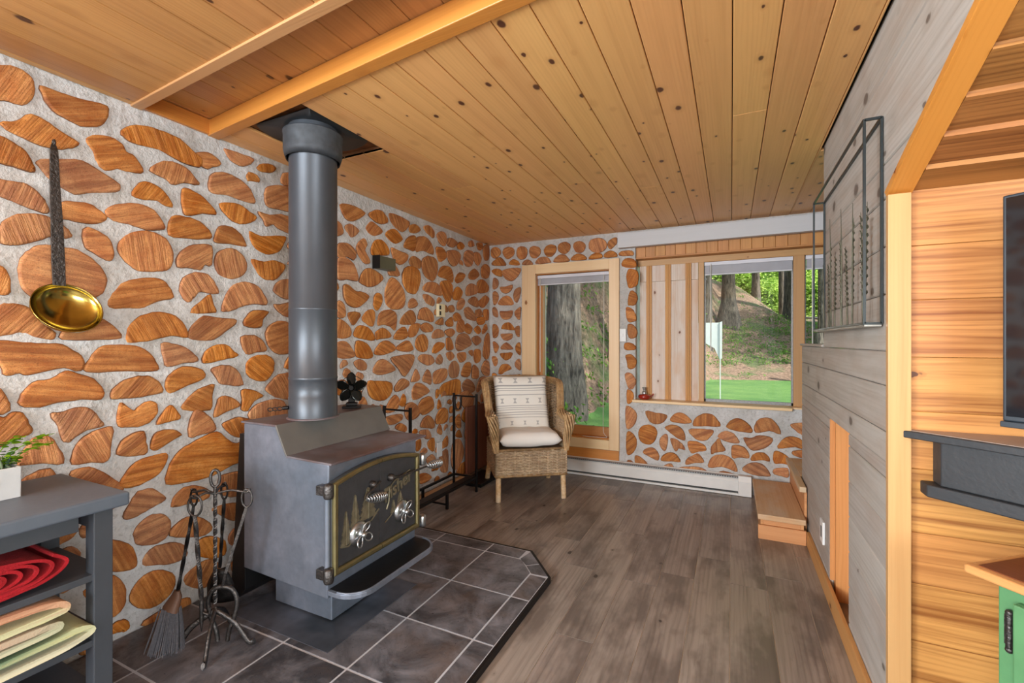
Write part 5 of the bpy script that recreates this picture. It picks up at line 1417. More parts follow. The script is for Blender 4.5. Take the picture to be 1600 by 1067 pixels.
# ------------------------------------------------------------------ side table at the left
tb = thing('side_table', (-2.09, .24, 0), 'slate grey painted shelf table against the cordwood wall in the left foreground', 'table')
TX0, TX1, TY0, TY1 = -2.34, -1.845, -.36, .835
mb = MB(140); mb.box((TX0, TY0, .745), (TX1, TY1, .79), 1); mb.build('table_top', M['tablegrey'], tb, bevel=.008, seg=3)
for x in (TX0 + .03, TX1 - .085):
    for y in (TY0 + .035, TY1 - .087):
        mb = MB(141); mb.box((x, y, .0303), (x + .055, y + .052, .745), 2); mb.build('leg', M['tabledark'], tb, bevel=.003)
mb = MB(142)
mb.box((TX1 - .075, TY0 + .11, .685), (TX1 - .055, TY1 - .115, .744), 1); mb.box((TX0 + .04, TY0 + .11, .685), (TX0 + .06, TY1 - .115, .744), 1)
for y in (TY0 + .05, TY1 - .085): mb.box((TX0 + .085, y, .685), (TX1 - .085, y + .02, .744), 0)
mb.build('apron', M['tabledark'], tb, bevel=.002)
for z_ in (.515, .30, .10):
    mb = MB(143); mb.box((TX0 + .035, TY0 + .035, z_), (TX1 - .04, TY1 - .04, z_ + .022), 1)
    # notch-free shelf: stop short of the legs in y
    o = mb.build('shelf', M['tabledark'], tb, bevel=.002)

def cloth(name, path, thick, x0, x1, mat, label, cat, r, nx=26, wob=.004):
    """folded cloth: a path in (y,z) given a thickness and drawn out along x"""
    P = spline(path, 5); n = len(P); ring = []
    L1, L2 = [], []
    for i in range(n):
        a = P[max(0, i - 1)]; b = P[min(n - 1, i + 1)]; tx, tz = b[0] - a[0], b[1] - a[1]; l = math.hypot(tx, tz) or 1
        nx_, nz_ = -tz / l, tx / l; L1.append((P[i][0] + nx_ * thick / 2, P[i][1] + nz_ * thick / 2)); L2.append((P[i][0] - nx_ * thick / 2, P[i][1] - nz_ * thick / 2))
    prof = L1 + L2[::-1]
    mb = MB(7); rings = []
    for k in range(nx + 1):
        t = k / nx; x = x0 + (x1 - x0) * t; ring = []
        e = 1 - .35 * max(0, abs(t - .5) * 2 - .88) / .12 * 0
        for j_, (y, z) in enumerate(prof):
            q = Vector((x * 7, y * 9, z * 9)); dx = .006 * noise.noise(Vector((y * 20, z * 20, 5))) * (1 if k in (0, nx) else 0)
            ring.append((x + dx, y + wob * noise.noise(q), z + wob * .5 * noise.noise(q + Vector((5, 5, 5)))))
        rings.append(ring)
    mb.loft(rings, True, True, 0, True)
    # uv: v = position along the cloth path
    m_ = len(prof); 
    def vv(i): i = i % m_; return (i if i < n else m_ - 1 - i) / n
    q = 0
    for k in range(nx):
        for i in range(m_):
            jn = (i + 1) % m_; mb.uv[q] = [(rings[k][i][0], vv(i)), (rings[k][i][0], vv(jn)), (rings[k + 1][i][0], vv(jn)), (rings[k + 1][i][0], vv(i))]; q += 1
    for cap in (0, 1): mb.uv[q] = [(0, vv(i)) for i in (range(m_)[::-1] if cap == 0 else range(m_))]; q += 1
    o = mb.build(name, mat); return tag(o, label, cat)
# red blanket: a flattened roll
path = []
cy, cz = .42, .6035
for k in range(0, 74):
    a = k / 12 * 2 * PI; t = k / 74; ry = .06 + .215 * t; rz_ = .008 + .052 * t
    path.append((cy + ry * math.cos(a) , cz + rz_ * math.sin(a) + .004 * math.sin(3 * a)))
cloth('folded_blanket', path[3:], .0095, -2.27, -1.895, M['red'], 'bright red fleece blanket rolled up on the middle shelf of the grey table', 'blanket', None)
# striped blanket: folded back and forth
Z = .3225
path = [(.30, Z + .075), (.60, Z + .078), (.66, Z + .085), (.60, Z + .098), (.20, Z + .094), (.02, Z + .098), (-.02, Z + .112), (.02, Z + .124), (.3, Z + .118), (.62, Z + .122), (.675, Z + .130), (.645, Z + .152), (.5, Z + .160), (.1, Z + .156), (-.06, Z + .15), (-.11, Z + .10), (-.10, Z + .04), (-.05, Z + .016), (.2, Z + .014), (.6, Z + .016), (.70, Z + .022), (.735, Z + .036), (.70, Z + .054), (.62, Z + .050), (.2, Z + .040), (.0, Z + .046)]
path = [(y * 1.0 + .005 if y < .5 else .5 + (y - .5) * 1.03, Z + (z - Z) * 1.12) for y, z in path]
cloth('folded_blanket', path, .018, -2.28, -1.87, M['blanket'], 'cream blanket with peach and green stripes folded on the lower shelf of the grey table', 'blanket', None)
path = [(.1, .134), (.5, .132), (.60, .14), (.62, .152), (.58, .164), (.2, .162), (.0, .158), (-.04, .146)]
cloth('folded_blanket', path, .016, -2.28, -1.9, M['red'], 'red cloth just showing on the bottom shelf of the grey table', 'blanket', None)

# planter with trailing eucalyptus
pl = thing('potted_plant', (-2.19, .54, .79), 'pale grey square planter with trailing green eucalyptus on the grey table', 'potted plant')
mb = MB(145)
def rr_box(x0, x1, y0, y1, z0, z1, tp):
    return [[(x0 + tp, y0 + tp, z0), (x1 - tp, y0 + tp, z0), (x1 - tp, y1 - tp, z0), (x0 + tp, y1 - tp, z0)], [(x0, y0, z1), (x1, y0, z1), (x1, y1, z1), (x0, y1, z1)], [(x0 + .008, y0 + .008, z1), (x1 - .008, y0 + .008, z1), (x1 - .008, y1 - .008, z1), (x0 + .008, y1 - .008, z1)], [(x0 + .008, y0 + .008, z1 - .02), (x1 - .008, y0 + .008, z1 - .02), (x1 - .008, y1 - .008, z1 - .02), (x0 + .008, y1 - .008, z1 - .02)]]
rb_ = rr_box(-2.27, -2.105, .43, .652, .7905, .890, .001); mb.loft(rb_, True, False, 0, False); mb.add(rb_[0], [(0, 1, 2, 3)]); pt = mb.build('pot', M['pot'], pl, bevel=.003)
mb = MB(146)
for rad, k in ((.024, 40), (.019, 36)): mb.tube([(-2.1045, .575 + rad * math.cos(a), .842 + rad * math.sin(a)) for a in [2 * PI * j / 32 for j in range(32)]], .0008, 4, closed=True)
for k in range(16):
    a = 2 * PI * k / 16; c = (.575 + .0215 * math.cos(a), .842 + .0215 * math.sin(a)); mb.box((-2.105, c[0] - .0012, c[1] - .0018), (-2.1036, c[0] + .0012, c[1] + .0018))
for k in range(5): mb.box((-2.105, .575 - .012 + .002 * (k % 2), .832 + .0045 * k), (-2.1036, .575 + .012 - .003 * (k % 3), .8338 + .0045 * k))
mb.build('round_emblem', M['engrave'], pt)
mb = MB(147); mb.box((-2.262, .438, .86), (-2.113, .644, .872)); mb.build('soil', M['soil'], pl)
rp = random.Random(12)
def leafy(mb, pts, n, r0, r1, rr):
    for k in range(n):
        t = (k + .5) / n * (len(pts) - 1); i = int(t); f = t - i; p = Vector(pts[i]).lerp(Vector(pts[i + 1]), f)
        d = Vector((rr.uniform(-1, 1), rr.uniform(-1, 1), rr.uniform(-.3, 1))).normalized(); rad = rr.uniform(r0, r1)
        s1 = d.cross(Vector((0, 0, 1))).normalized() if abs(d.z) < .95 else Vector((1, 0, 0)); s2 = Vector((rr.uniform(-.4, .4), rr.uniform(-.4, .4), 1)).normalized().cross(s1).normalized()
        c = p + d * rad * 1.1
        ring = [tuple(c + (s1 * math.cos(2 * PI * j / 8) + s2 * math.sin(2 * PI * j / 8)) * rad + Vector((0, 0, -.25 * rad * math.cos(2 * PI * j / 8) ** 2))) for j in range(8)]
        g = min(1, max(0, rr.random() * .5 + .6 * (t / (len(pts) - 1)) - .15)); mb.add(ring, [list(range(8))], None, (g, g, g), 0, False)
stems = [[(-2.19, .62, .87), (-2.185, .66, .93), (-2.18, .70, .955), (-2.18, .745, .972)], [(-2.18, .61, .87), (-2.17, .655, .91), (-2.165, .70, .935), (-2.165, .75, .94)], [(-2.2, .60, .87), (-2.2, .64, .95), (-2.2, .68, .968)], [(-2.17, .60, .87), (-2.16, .64, .895), (-2.15, .66, .915)], [(-2.15, .55, .87), (-2.14, .6, .905), (-2.13, .63, .92)]]
for s_ in stems[:5]:
    mb = MB(148); mb.tube(spline(s_, 3), .0016, 5); o = mb.build('stem', M['succ'], pl)
    mb = MB(149); leafy(mb, s_, 26, .008, .014, rp); mb.build('leaves', M['succ'], o)
mb = MB(150)
for k in range(120):
    p = Vector((rp.uniform(-2.25, -2.12), rp.uniform(.45, .64), .872)); q = p + Vector((rp.uniform(-.03, .03), rp.uniform(-.03, .03), rp.uniform(.02, .06))); g = rp.random()
    mb.tube([tuple(p), tuple((p + q) / 2 + Vector((.004, 0, .004))), tuple(q)], [.003, .004, .001], 5, pid=(g, g, g))
mb.build('low_foliage', M['succdark'], pl)

# ------------------------------------------------------------------ firewood rack, strap, boards on floor
fr = thing('firewood_rack', (-2.09, 2.97, 0), 'black metal firewood rack with two tall end frames along the cordwood wall behind the stove', 'firewood rack')
XA, XB = -2.215, -1.985
for y_ in (2.515, 3.415):
    for x_ in (XA, XB):
        mb = MB(160); mb.box((x_ - .009, y_ - .009, .0302 if y_ < 2.6 else 0), (x_ + .009, y_ + .009, .845)); mb.build('upright', M['black'], fr, bevel=.002)
    mb = MB(161); mb.tube([(XA, y_, .822), (XB, y_, .822)], .007, 8); mb.build('top_bar', M['black'], fr)
    mb = MB(162); mb.box((XA, y_ - .007, .12), (XB, y_ + .007, .136)); mb.build('cross_bar', M['black'], fr)
for x_ in (XA, XB):
    mb = MB(163); mb.box((x_ - .008, 2.515, .118), (x_ + .008, 3.415, .136)); mb.build('rail', M['black'], fr)
    mb = MB(164); mb.box((x_ - .009, 2.955, 0), (x_ + .009, 2.973, .118)); mb.build('leg', M['black'], fr)
mb = MB(165); mb.box((XA, 2.958, .03), (XB, 2.97, .042)); mb.build('cross_bar', M['black'], fr)
mb = MB(166); mb.box((XB - .075, 2.53, .136), (XB - .005, 3.40, .139)); mb.build('shelf_plate', M['black'], fr)
mb = MB(167); y_ = 3.405
rows = []
for k in range(17):
    a = PI * k / 16; x_ = -2.165 + .035 * -math.cos(a) ; z_ = .815 - .115 * math.sin(a) ** .6
    rows.append([(x_, y_ - .018, z_), (x_, y_ + .012, z_)])
mb.loft(rows, False, False, 0, True); o = mb.build('carry_strap', M['strap']); md = o.modifiers.new('s', 'SOLIDIFY'); md.thickness = .003; tag(o, 'black leather strap looped over the top bar of the firewood rack', 'strap')
mb = MB(168); mb.M = Matrix.Translation((-2.12, 4.12, .002)) @ Matrix.Rotation(-.05, 4, 'Y')
mb.M = None
mb.box((-2.335, 3.80, .003), (-2.31, 4.32, .66), 2); mb.box((-2.308, 4.30, .003), (-2.02, 4.325, .66), 2)
tag(mb.build('corner_board', M['brownboard'], bevel=.003), 'reddish brown boards standing in the far corner behind the wicker chair', 'board')
mb = MB(169); mb.box((-2.33, 3.0, .002), (-2.24, 3.78, .018), 1)
tag(mb.build('wood_offcut', M['step'], bevel=.002), 'flat pale wood offcut lying on the floor behind the firewood rack', 'board')
mb = MB(170); mb.box((-2.23, 3.52, .002), (-2.0, 3.95, .03), 1)
tag(mb.build('dark_floor_tray', M['black'], bevel=.004), 'low black tray on the floor between the firewood rack and the wicker chair', 'tray')
# ------------------------------------------------------------------ wicker armchair
CR = Matrix.Translation((-1.64, 3.66, 0)) @ Matrix.Rotation(math.radians(36), 4, 'Z')
ch = thing('wicker_armchair', (-1.64, 3.66, 0), 'grey-brown wicker armchair with rolled arms in front of the tall window', 'armchair', rz=math.radians(36))
def lb(mb, name, mat, parent=None, **k):
    o = mb.build(name, mat, parent or ch, **k); o.matrix_parent_inverse = Matrix.Identity(4); return o
# local axes: x to the chair's left in the photo's right, -y is the front
def plan(s, z):
    """back-and-arms shell: s 0..1 from the front of one arm round the back to the front of the other"""
    lean = max(0, z - .42)
    hw = .270 + .10 * lean + .02; bd = .25 + .32 * lean
    if s < .3: t = s / .3; return (-hw - .0, -.27 + t * (.27 + .08), )
    if s > .7: t = (1 - s) / .3; return (hw, -.27 + t * (.27 + .08))
    a = PI * (s - .3) / .4; return (-hw * math.cos(a), .08 + (bd - .08) * math.sin(a) ** .8)
def topz(s):
    d = abs(s - .5) * 2   # 0 back .. 1 arm front
    if d < .38: return .965 - .02 * (d / .38) ** 2
    if d < .66: t = (d - .38) / .28; t = t * t * (3 - 2 * t); return .945 + (.695 - .945) * t
    return .695 - .015 * (d - .66)
def shell(s, t):
    z = .40 + (topz(s) - .03 - .40) * t; x, y = plan(s, z); return Vector((x, y, z))
def weave(mb, f, rows, cols, r_, amp, sub=2):
    # vertical stakes
    for c in range(cols + 1):
        mb.tube([tuple(f(c / cols, t / 6)) for t in range(7)], r_ * 1.1, 5, caps=False)
    for q in range(rows):
        t = (q + .5) / rows; pts = []; n = cols * sub
        for k in range(n + 1):
            s_ = k / n; p = f(s_, t); e = .004; a = f(min(1, s_ + e), t); b = f(max(0, s_ - e), t); tg_ = (a - b).normalized(); nrm = tg_.cross(Vector((0, 0, 1))).normalized()
            ph = math.cos(PI * (k / sub) + PI * (q % 2)); pts.append(tuple(p + nrm * amp * ph))
        mb.tube(pts, r_, 5, caps=False, flat=1.35)
mb = MB(200); weave(mb, shell, 34, 44, .0058, .006); lb(mb, 'woven_back', M['wicker'])
mb = MB(201)   # thin backing so that no light shows through
rows = [[tuple(shell(k / 60, t / 8)) for k in range(61)] for t in range(9)]; mb.loft(rows, False, False, 0, True); lb(mb, 'inner_lining', plain('dark_wicker_gap', srgb(96, 74, 54), .8, 0, .2), fixn=False)
def roll(s, ang, r0):
    z = topz(s) - .02; x, y = plan(s, z); p = Vector((x, y, z)); q = plan(min(1, s + .01), z); w_ = plan(max(0, s - .01), z)
    t = Vector((q[0] - w_[0], q[1] - w_[1], (topz(min(1, s + .01)) - topz(max(0, s - .01))))).normalized(); n_ = t.cross(Vector((0, 0, 1))).normalized(); b = t.cross(n_)
    return p + n_ * -.0 + (n_ * math.cos(ang) + b * math.sin(ang)) * r0
mb = MB(202)
for st_ in range(11):
    mb.tube([tuple(roll(k / 72, 2 * PI * st_ / 11 + k * .10, .026 + (.008 if abs(k / 36 - 1) > .62 else 0))) for k in range(73)], .0085, 6)
mb.tube([tuple(roll(k / 72, 0, 0)) for k in range(73)], .026, 8)
lb(mb, 'rolled_rim', M['wickerroll'], label='thick golden twisted rim')
# scrolled arm fronts running down to the seat
mb = MB(203)
for sx in (-1, 1):
    mb = MB(203)
    for st_ in range(9):
        pts = []
        for k in range(15):
            t = k / 14; x = sx * (.328 - .035 * t ** .7); y = -.27 - .035 * math.sin(PI * min(1, t * 1.6)) * .8 - .01; z = .690 - .29 * t
            rr = .040 * (1 - .55 * t); a = 2 * PI * st_ / 9 + k * .2; pts.append((x + rr * math.cos(a), y + rr * math.sin(a), z))
        mb.tube(pts, .0085, 6)
    mb.tube([(sx * .328, -.275, .69), (sx * .32, -.285, .6), (sx * .296, -.27, .40)], [.034, .03, .018], 8)
    lb(mb, 'arm_front', M['wickerroll'])
# seat box
def box_f(z0, z1):
    def f(s, t):
        z = z0 + (z1 - z0) * t; q = s * 4; hw = .295; fy, by = -.285, .255
        if q < 1: return Vector((-hw + 2 * hw * q, fy, z))
        if q < 2: return Vector((hw, fy + (by - fy) * (q - 1), z))
        if q < 3: return Vector((hw - 2 * hw * (q - 2), by, z))
        return Vector((-hw, by - (by - fy) * (q - 3), z))
    return f
mb = MB(204); weave(mb, box_f(.205, .415), 19, 60, .0052, .0058); lb(mb, 'woven_apron', M['wicker'])
mb = MB(205); mb.box((-.287, -.277, .20), (.287, .247, .41)); lb(mb, 'seat_core', plain('wicker_core', srgb(120, 94, 66), .8, 0, .2))
mb = MB(206)
for z_ in (.205, .415):
    for st_ in range(2): mb.tube([tuple(box_f(z_, z_)(k / 48, 0) * 1) for k in range(48)], .012, 6, closed=True)
lb(mb, 'edge_braid', M['wickerroll'])
for sx, sy in ((-1, -1), (1, -1), (-1, 1), (1, 1)):
    mb = MB(207); top = Vector((sx * .272, sy * .265 if sy < 0 else .235, .22)); bot = Vector((sx * .275, -.275 if sy < 0 else .30, .0)) + (Vector((sx * .02, 0, 0)) if sy > 0 else Vector())
    n = 24; mb.tube([tuple(top.lerp(bot, k / n)) for k in range(n + 1)], [.0215 + (.0012 if k % 2 else 0) for k in range(n + 1)], 10)
    lb(mb, 'leg', M['wickerleg'])
# cushions
def cushion(name, mat, Mx, w_, d_, h_, label, cat, seed, puff=.5):
    mb = MB(seed); mb.M = Mx; n = 18; vs = []; fs = []; uvs = []
    def pt(u_, v_, sgn):
        fx = (1 - abs(2 * u_ - 1) ** 6) * (1 - abs(2 * v_ - 1) ** 6); h = h_ / 2 * (max(0, fx) ** .4) * (1 - .12 * (1 - puff)); pin = 1 - .05 * (1 - abs(2 * v_ - 1) ** 2) * abs(2 * u_ - 1) * 0
        nz = .010 * noise.noise(Vector((u_ * 5 + seed, v_ * 5, sgn)))
        return ((u_ - .5) * w_ * (1 - .03 * math.sin(PI * v_)), (v_ - .5) * d_ * (1 - .03 * math.sin(PI * u_)), sgn * (h + nz * fx))
    for sgn in (1, -1):
        base = len(vs)
        for j in range(n + 1):
            for i in range(n + 1): vs.append(pt(i / n, j / n, sgn))
        for j in range(n):
            for i in range(n):
                a = base + j * (n + 1) + i; f = (a, a + 1, a + n + 2, a + n + 1); fs.append(f if sgn > 0 else f[::-1])
                q = [(i / n, j / n), ((i + 1) / n, j / n), ((i + 1) / n, (j + 1) / n), (i / n, (j + 1) / n)]; uvs.append(q if sgn > 0 else q[::-1])
    mb.add(vs, fs, uvs, None, 0, True)
    o = mb.build(name, mat, fixn=False); import bmesh
    bm = bmesh.new(); bm.from_mesh(o.data); bmesh.ops.remove_doubles(bm, verts=bm.verts, dist=.0004); bmesh.ops.recalc_face_normals(bm, faces=bm.faces); bm.to_mesh(o.data); bm.free()
    return tag(o, label, cat)
cushion('seat_cushion', M['cushion'], CR @ Matrix.Translation((0, -.045, .488)), .52, .49, .14, 'plump white cotton seat cushion on the wicker armchair', 'cushion', 210)
cushion('back_pillow', M['pillow'], CR @ Matrix.Translation((-.01, .085, .755)) @ Matrix.Rotation(math.radians(72), 4, 'X'), .49, .50, .11, 'cream pillow with grey woven bands leaning on the wicker chair back', 'pillow', 211)

# ------------------------------------------------------------------ blinds
def blind(name, label, x0, x1, z0, z1, y, wand_x=None, wand_l=.5, cord_x=None, cord_l=1.3):
    b = thing(name, ((x0 + x1) / 2, y, z1), label, 'blind', 'raised white window blinds')
    mb = MB(220); mb.box((x0, y - .018, z1 - .032), (x1, y + .018, z1)); mb.build('headrail', M['blind'], b, bevel=.002)
    mb = MB(221)
    k = 0; z = z0 + .012
    while z < z1 - .034: mb.box((x0 + .006, y - .013, z), (x1 - .006, y + .013, z + .0018)); z += .0036
    mb.build('slat_stack', M['blind'], b)
    mb = MB(222); mb.box((x0 + .004, y - .014, z0), (x1 - .004, y + .014, z0 + .010)); mb.build('bottom_rail', M['blind'], b, bevel=.002)
    if wand_x is not None: mb = MB(223); mb.tube([(wand_x, y - .025, z1 - .02), (wand_x, y - .03, z1 - .05 - wand_l)], .0045, 6); mb.build('wand', M['cord'], b)
    if cord_x is not None:
        mb = MB(224); pts = [(cord_x, y - .022, z1 - .02), (cord_x - .002, y - .024, z1 - cord_l * .6), (cord_x - .006, y - .03, z1 - cord_l)]
        if cord_l > 1.3: pts += [(cord_x + .01, y - .04, .40), (cord_x + .04, y - .06, .375), (cord_x - .02, y - .07, .372), (cord_x - .12, y - .075, .371), (cord_x - .2, y - .07, .371)]
        mb.tube(spline(pts, 4), .0028, 5); mb.build('pull_cord', M['cord'], b)
    return b
blind('window_blind', 'raised white blind at the top of the tall narrow window', -1.835, -1.062, 1.885, 1.985, 4.42, -1.79, .95, -1.12, 1.50)
blind('window_blind', 'raised white blind at the top of the wide window beside the shutter', -.218, .465, 1.895, 2.012, 4.465, -.165, .75)
blind('window_blind', 'raised white blind at the top of the narrow right-hand pane behind the wall art', .555, 1.375, 1.895, 2.012, 4.465, .60, .7)

# little red kettle lamp on the sill
kt = thing('oil_lamp', (-.735, 4.40, .757), 'small dark red enamel kettle-shaped lamp on the left end of the window sill', 'lamp')
mb = MB(230); mb.lathe([(.0001, .7575), (.040, .7585), (.054, .772), (.058, .788), (.050, .800), (.030, .806), (.018, .81)], (-.735, 4.395, 0), 2, 24); mb.build('body', M['kettle'], kt)
mb = MB(231); mb.lathe([(.018, .808), (.020, .83), (.012, .835), (.012, .858), (.022, .862), (.022, .868), (.0001, .872)], (-.735, 4.395, 0), 2, 16); mb.build('burner', M['silver'], kt)
mb = MB(232); mb.tube(spline([(-.69, 4.395, .78), (-.665, 4.395, .795), (-.652, 4.395, .815)], 4), .006, 7); mb.build('spout', M['kettle'], kt)

# ------------------------------------------------------------------ metal wall art with stems
ar = thing('wall_art', (XR, 2.38, 1.7), 'black metal box frame with dark botanical stems hung on the grey plank wall', 'wall art')
AX0, AX1, AY0, AY1, AZ0, AZ1 = .398, XR - .006, 1.872, 2.895, 1.36, 2.035
mb = MB(240)
for x_ in (AX0, AX1):
    for y_ in (AY0, AY1): mb.box((x_ - .004, y_ - .004, AZ0), (x_ + .004, y_ + .004, AZ1))
    for z_ in (AZ0, AZ1): mb.box((x_ - .004, AY0, z_ - .004), (x_ + .004, AY1, z_ + .004))
for y_ in (AY0, AY1):
    for z_ in (AZ0, AZ1): mb.box((AX0, y_ - .004, z_ - .004), (AX1, y_ + .004, z_ + .004))
mb.build('metal_frame', plain('gunmetal_frame', srgb(66, 72, 74), .35, .7, .1), ar)
mb = MB(241); mb.box((AX0, AY0, AZ0 - .010), (AX1, AY1, AZ0 - .0045)); mb.build('bottom_ledge', M['tin'], ar)
ra = random.Random(9)
stemM = plain('bronze_green_stem', srgb(92, 90, 74), .5, .6, .4, nscale=30)
for i in range(13):
    y_ = AY0 + .09 + i * (AY1 - AY0 - .16) / 12 + ra.uniform(-.02, .02); hgt = ra.uniform(.30, .56); x_ = ra.uniform(AX0 + .012, AX1 - .012); lean = ra.uniform(-.04, .04); mb = MB(242 + i)
    mb.tube([(x_, y_, AZ0), (x_, y_ + lean * .5, AZ0 + hgt * .6), (x_, y_ + lean, AZ0 + hgt)], [.003, .0025, .001], 5)
    kind = i % 3
    if kind < 2:
        m_ = 22
        for k in range(m_):
            t = .25 + .73 * k / m_; c = Vector((x_, y_ + lean * t, AZ0 + hgt * t)); s_ = (1 if k % 2 else -1); l = (.030 if kind else .022) * (1.05 - t * .6)
            mb.add([tuple(c + Vector((0, 0, -.004))), tuple(c + Vector((.004, s_ * l * .6, .004))), tuple(c + Vector((0, s_ * l, .012))), tuple(c + Vector((-.004, s_ * l * .5, .012)))], [(0, 1, 2, 3)])
    mb.build('botanical_stem', stemM, ar, fixn=False)

# ------------------------------------------------------------------ television, mantel shelf, green cabinet
def angled(origin, deg):   # local x runs along the front edge towards the camera's right, local -y faces the room
    return Matrix.Translation(origin) @ Matrix.Rotation(math.radians(deg), 4, 'Z')
A = angled((.468, 1.83, 0), -41.5)
mt = thing('mantel_shelf', (.7, 1.70, .95), 'charcoal painted angled mantel shelf wedged across the alcove corner', 'mantel')
def amb(seed): m_ = MB(seed); return m_
def tri_prism(mb, M_, x0, off, L_, z0, z1):
    """wedge whose front face lies on the local x axis (shifted back by off) and whose back follows the alcove wall"""
    p0 = M_ @ Vector((x0, off, 0)); p1 = M_ @ Vector((L_, off, 0)); yb = 1.8385
    P = [(p0.x, p0.y), (p1.x, p1.y), (p1.x + .5, p1.y + .1), (p1.x + .5, yb), (p0.x if p0.y > yb - .002 else p0.x, yb)]
    mb.prism(P, 2, z0, z1)
mb = amb(260); tri_prism(mb, A, .003, 0, 1.25, 1.0, 1.022); mp_ = mb.build('mantel_top', M['black_paint'], mt, bevel=.003)
mb = amb(261); tri_prism(mb, A, .02, .012, 1.24, 1.0222, 1.0235); mb.build('top_surface', M['mantletop'], mp_)
mb = amb(262); tri_prism(mb, A, .105, .024, 1.22, .868, .9995); mb.build('frieze', M['black_paint'], mt, bevel=.003)
mb = amb(263); tri_prism(mb, A, .078, .008, 1.23, .83, .8675); mb.build('lower_moulding', M['black_paint'], mt, bevel=.004)
tv = thing('television', (.95, 1.55, 1.05), 'flat black television angled above the charcoal mantel shelf', 'television')
T = angled((.672, 1.715, 0), -41.5)
mb = MB(264); mb.M = T; mb.box((0, 0, 1.082), (.98, .03, 1.70)); mb.build('case', M['tvframe'], tv, bevel=.004)
mb = MB(265); mb.M = T; mb.box((.008, -.0015, 1.096), (.972, .0005, 1.692)); mb.build('screen', M['screen'], tv)
mb = MB(266); mb.M = T; mb.box((-.003, -.006, 1.066), (.983, .028, 1.082)); mb.build('bottom_bezel', M['tvframe'], tv, bevel=.002)
mb = MB(267); mb.M = T; mb.box((.42, .03, 1.0), (.56, .06, 1.3)); mb.box((.36, -.05, 1.0242), (.62, .10, 1.032)); mb.build('stand', M['tvframe'], tv, bevel=.002)
cb = thing('green_cabinet', (1.0, 1.2, 0), 'green painted cabinet with stained wood top in the right foreground corner', 'cabinet')
G = angled((.518, 1.505, 0), -50)
mb = MB(268); mb.M = G; mb.box((.0, .0, .728), (.95, .30, .75)); ct = mb.build('cabinet_top', M['cabedge'], cb, bevel=.006, seg=3)
mb = MB(269); mb.M = G; mb.box((.02, .02, .7502), (.93, .295, .7525)); mb.build('stained_inlay', M['cabtop'], ct)
mb = MB(270); mb.M = G; mb.box((.052, .03, .0), (.90, .285, .727)); mb.build('body', M['green'], cb, bevel=.003)
mb = MB(271); mb.M = G; mb.box((.092, .012, .06), (.46, .0295, .70)); dr_ = mb.build('door', M['green'], cb, bevel=.003)
mb = MB(272); mb.M = G
for a, b in (((.092, .002, .06), (.135, .0125, .70)), ((.417, .002, .06), (.46, .0125, .70)), ((.135, .002, .655), (.417, .0125, .70)), ((.135, .002, .06), (.417, .0125, .105))): mb.box(a, b)
mb.build('door_frame', M['green'], dr_, bevel=.004)
mb = MB(273); mb.M = G; mb.box((.50, .002, .06), (.87, .0295, .70)); mb.build('door', M['green'], cb, bevel=.003)
mb = MB(274); mb.M = G
mb.tube([(.078, .020, .585), (.078, .020, .665)], .007, 8); mb.box((.066, .024, .59), (.078, .0305, .66)); mb.ball((.078, .020, .668), .008); mb.ball((.078, .020, .582), .008)
mb.build('hinge', M['iron'], dr_)

# ------------------------------------------------------------------ outside
def gz(x, y):
    y0 = max(-8, min(22, 22 + (x + 1) * 6.3)) + .3 * x
    d = y - y0
    h = 0 if d < 0 else .46 * (d - 2.6 * (1 - math.exp(-d / 2.6)))
    crest = max(3.3, 6.3 + (x + 2) * .6) if x < -2 else max(2.7, 6.3 - 1.1 * max(0, x))
    if h > crest * .8: h = crest * .8 + crest * .2 * (1 - math.exp(-(h - crest * .8) / (crest * .25))) + .10 * (h - crest * .8)
    h += .22 * noise.noise(Vector((x * .3, y * .3, 2))) * min(1, max(0, d) / 3)
    return -.35 + h
edge = lambda x: max(-8, min(22, 22 + (x + 1) * 6.3)) + .3 * x - .5 + .7 * noise.noise(Vector((x * .9, 3, 1)))
def terrain(name, test, mat, x0, x1, ya, yb, st, dz=0):
    mb = MB(300); nx = int((x1 - x0) / st); ny = int((yb - ya) / st); idx = {}; vs = []; fs = []
    for j in range(ny + 1):
        for i in range(nx + 1):
            x = x0 + i * st; y = ya + j * st; vs.append((x, y, gz(x, y) + dz * max(-1, min(1, (y - edge(x) - .3) / .8))))
    for j in range(ny):
        for i in range(nx):
            x = x0 + (i + .5) * st; y = ya + (j + .5) * st
            if test(x, y): a = j * (nx + 1) + i; fs.append((a, a + 1, a + nx + 2, a + nx + 1))
    mb.add(vs, fs, None, (.5, .5, .5), 0, True); return mb.build(name, mat, kind='structure', fixn=False)
terrain('lawn', lambda x, y: y < edge(x) + 2, M['lawn'], -14, 26, 4.8, 33.3, .5)
terrain('hillside', lambda x, y: y > edge(x) - .8, M['litter'], -44, 30, 4.8, 76.8, .45, .12)
def onground(x, y): return (x, y, gz(x, y))
mb = MB(301); rows = []
for k in range(20):
    t = k / 19; x = 1.0 + 15 * t; y = 46 - 13 * t; row = []
    for q in (0, 1.6, 3.2, 5): row.append((x + q * .2, y + q, max(gz(x + q * .2, y + q), gz(x, y) - .2) + .16))
    rows.append(row)
mb.loft(rows, False, False, 0, True); o = mb.build('gravel_drive', M['road'], kind='structure', fixn=False)
md = o.modifiers.new('s', 'SOLIDIFY'); md.thickness = .12; md.offset = -1
rt = random.Random(21)
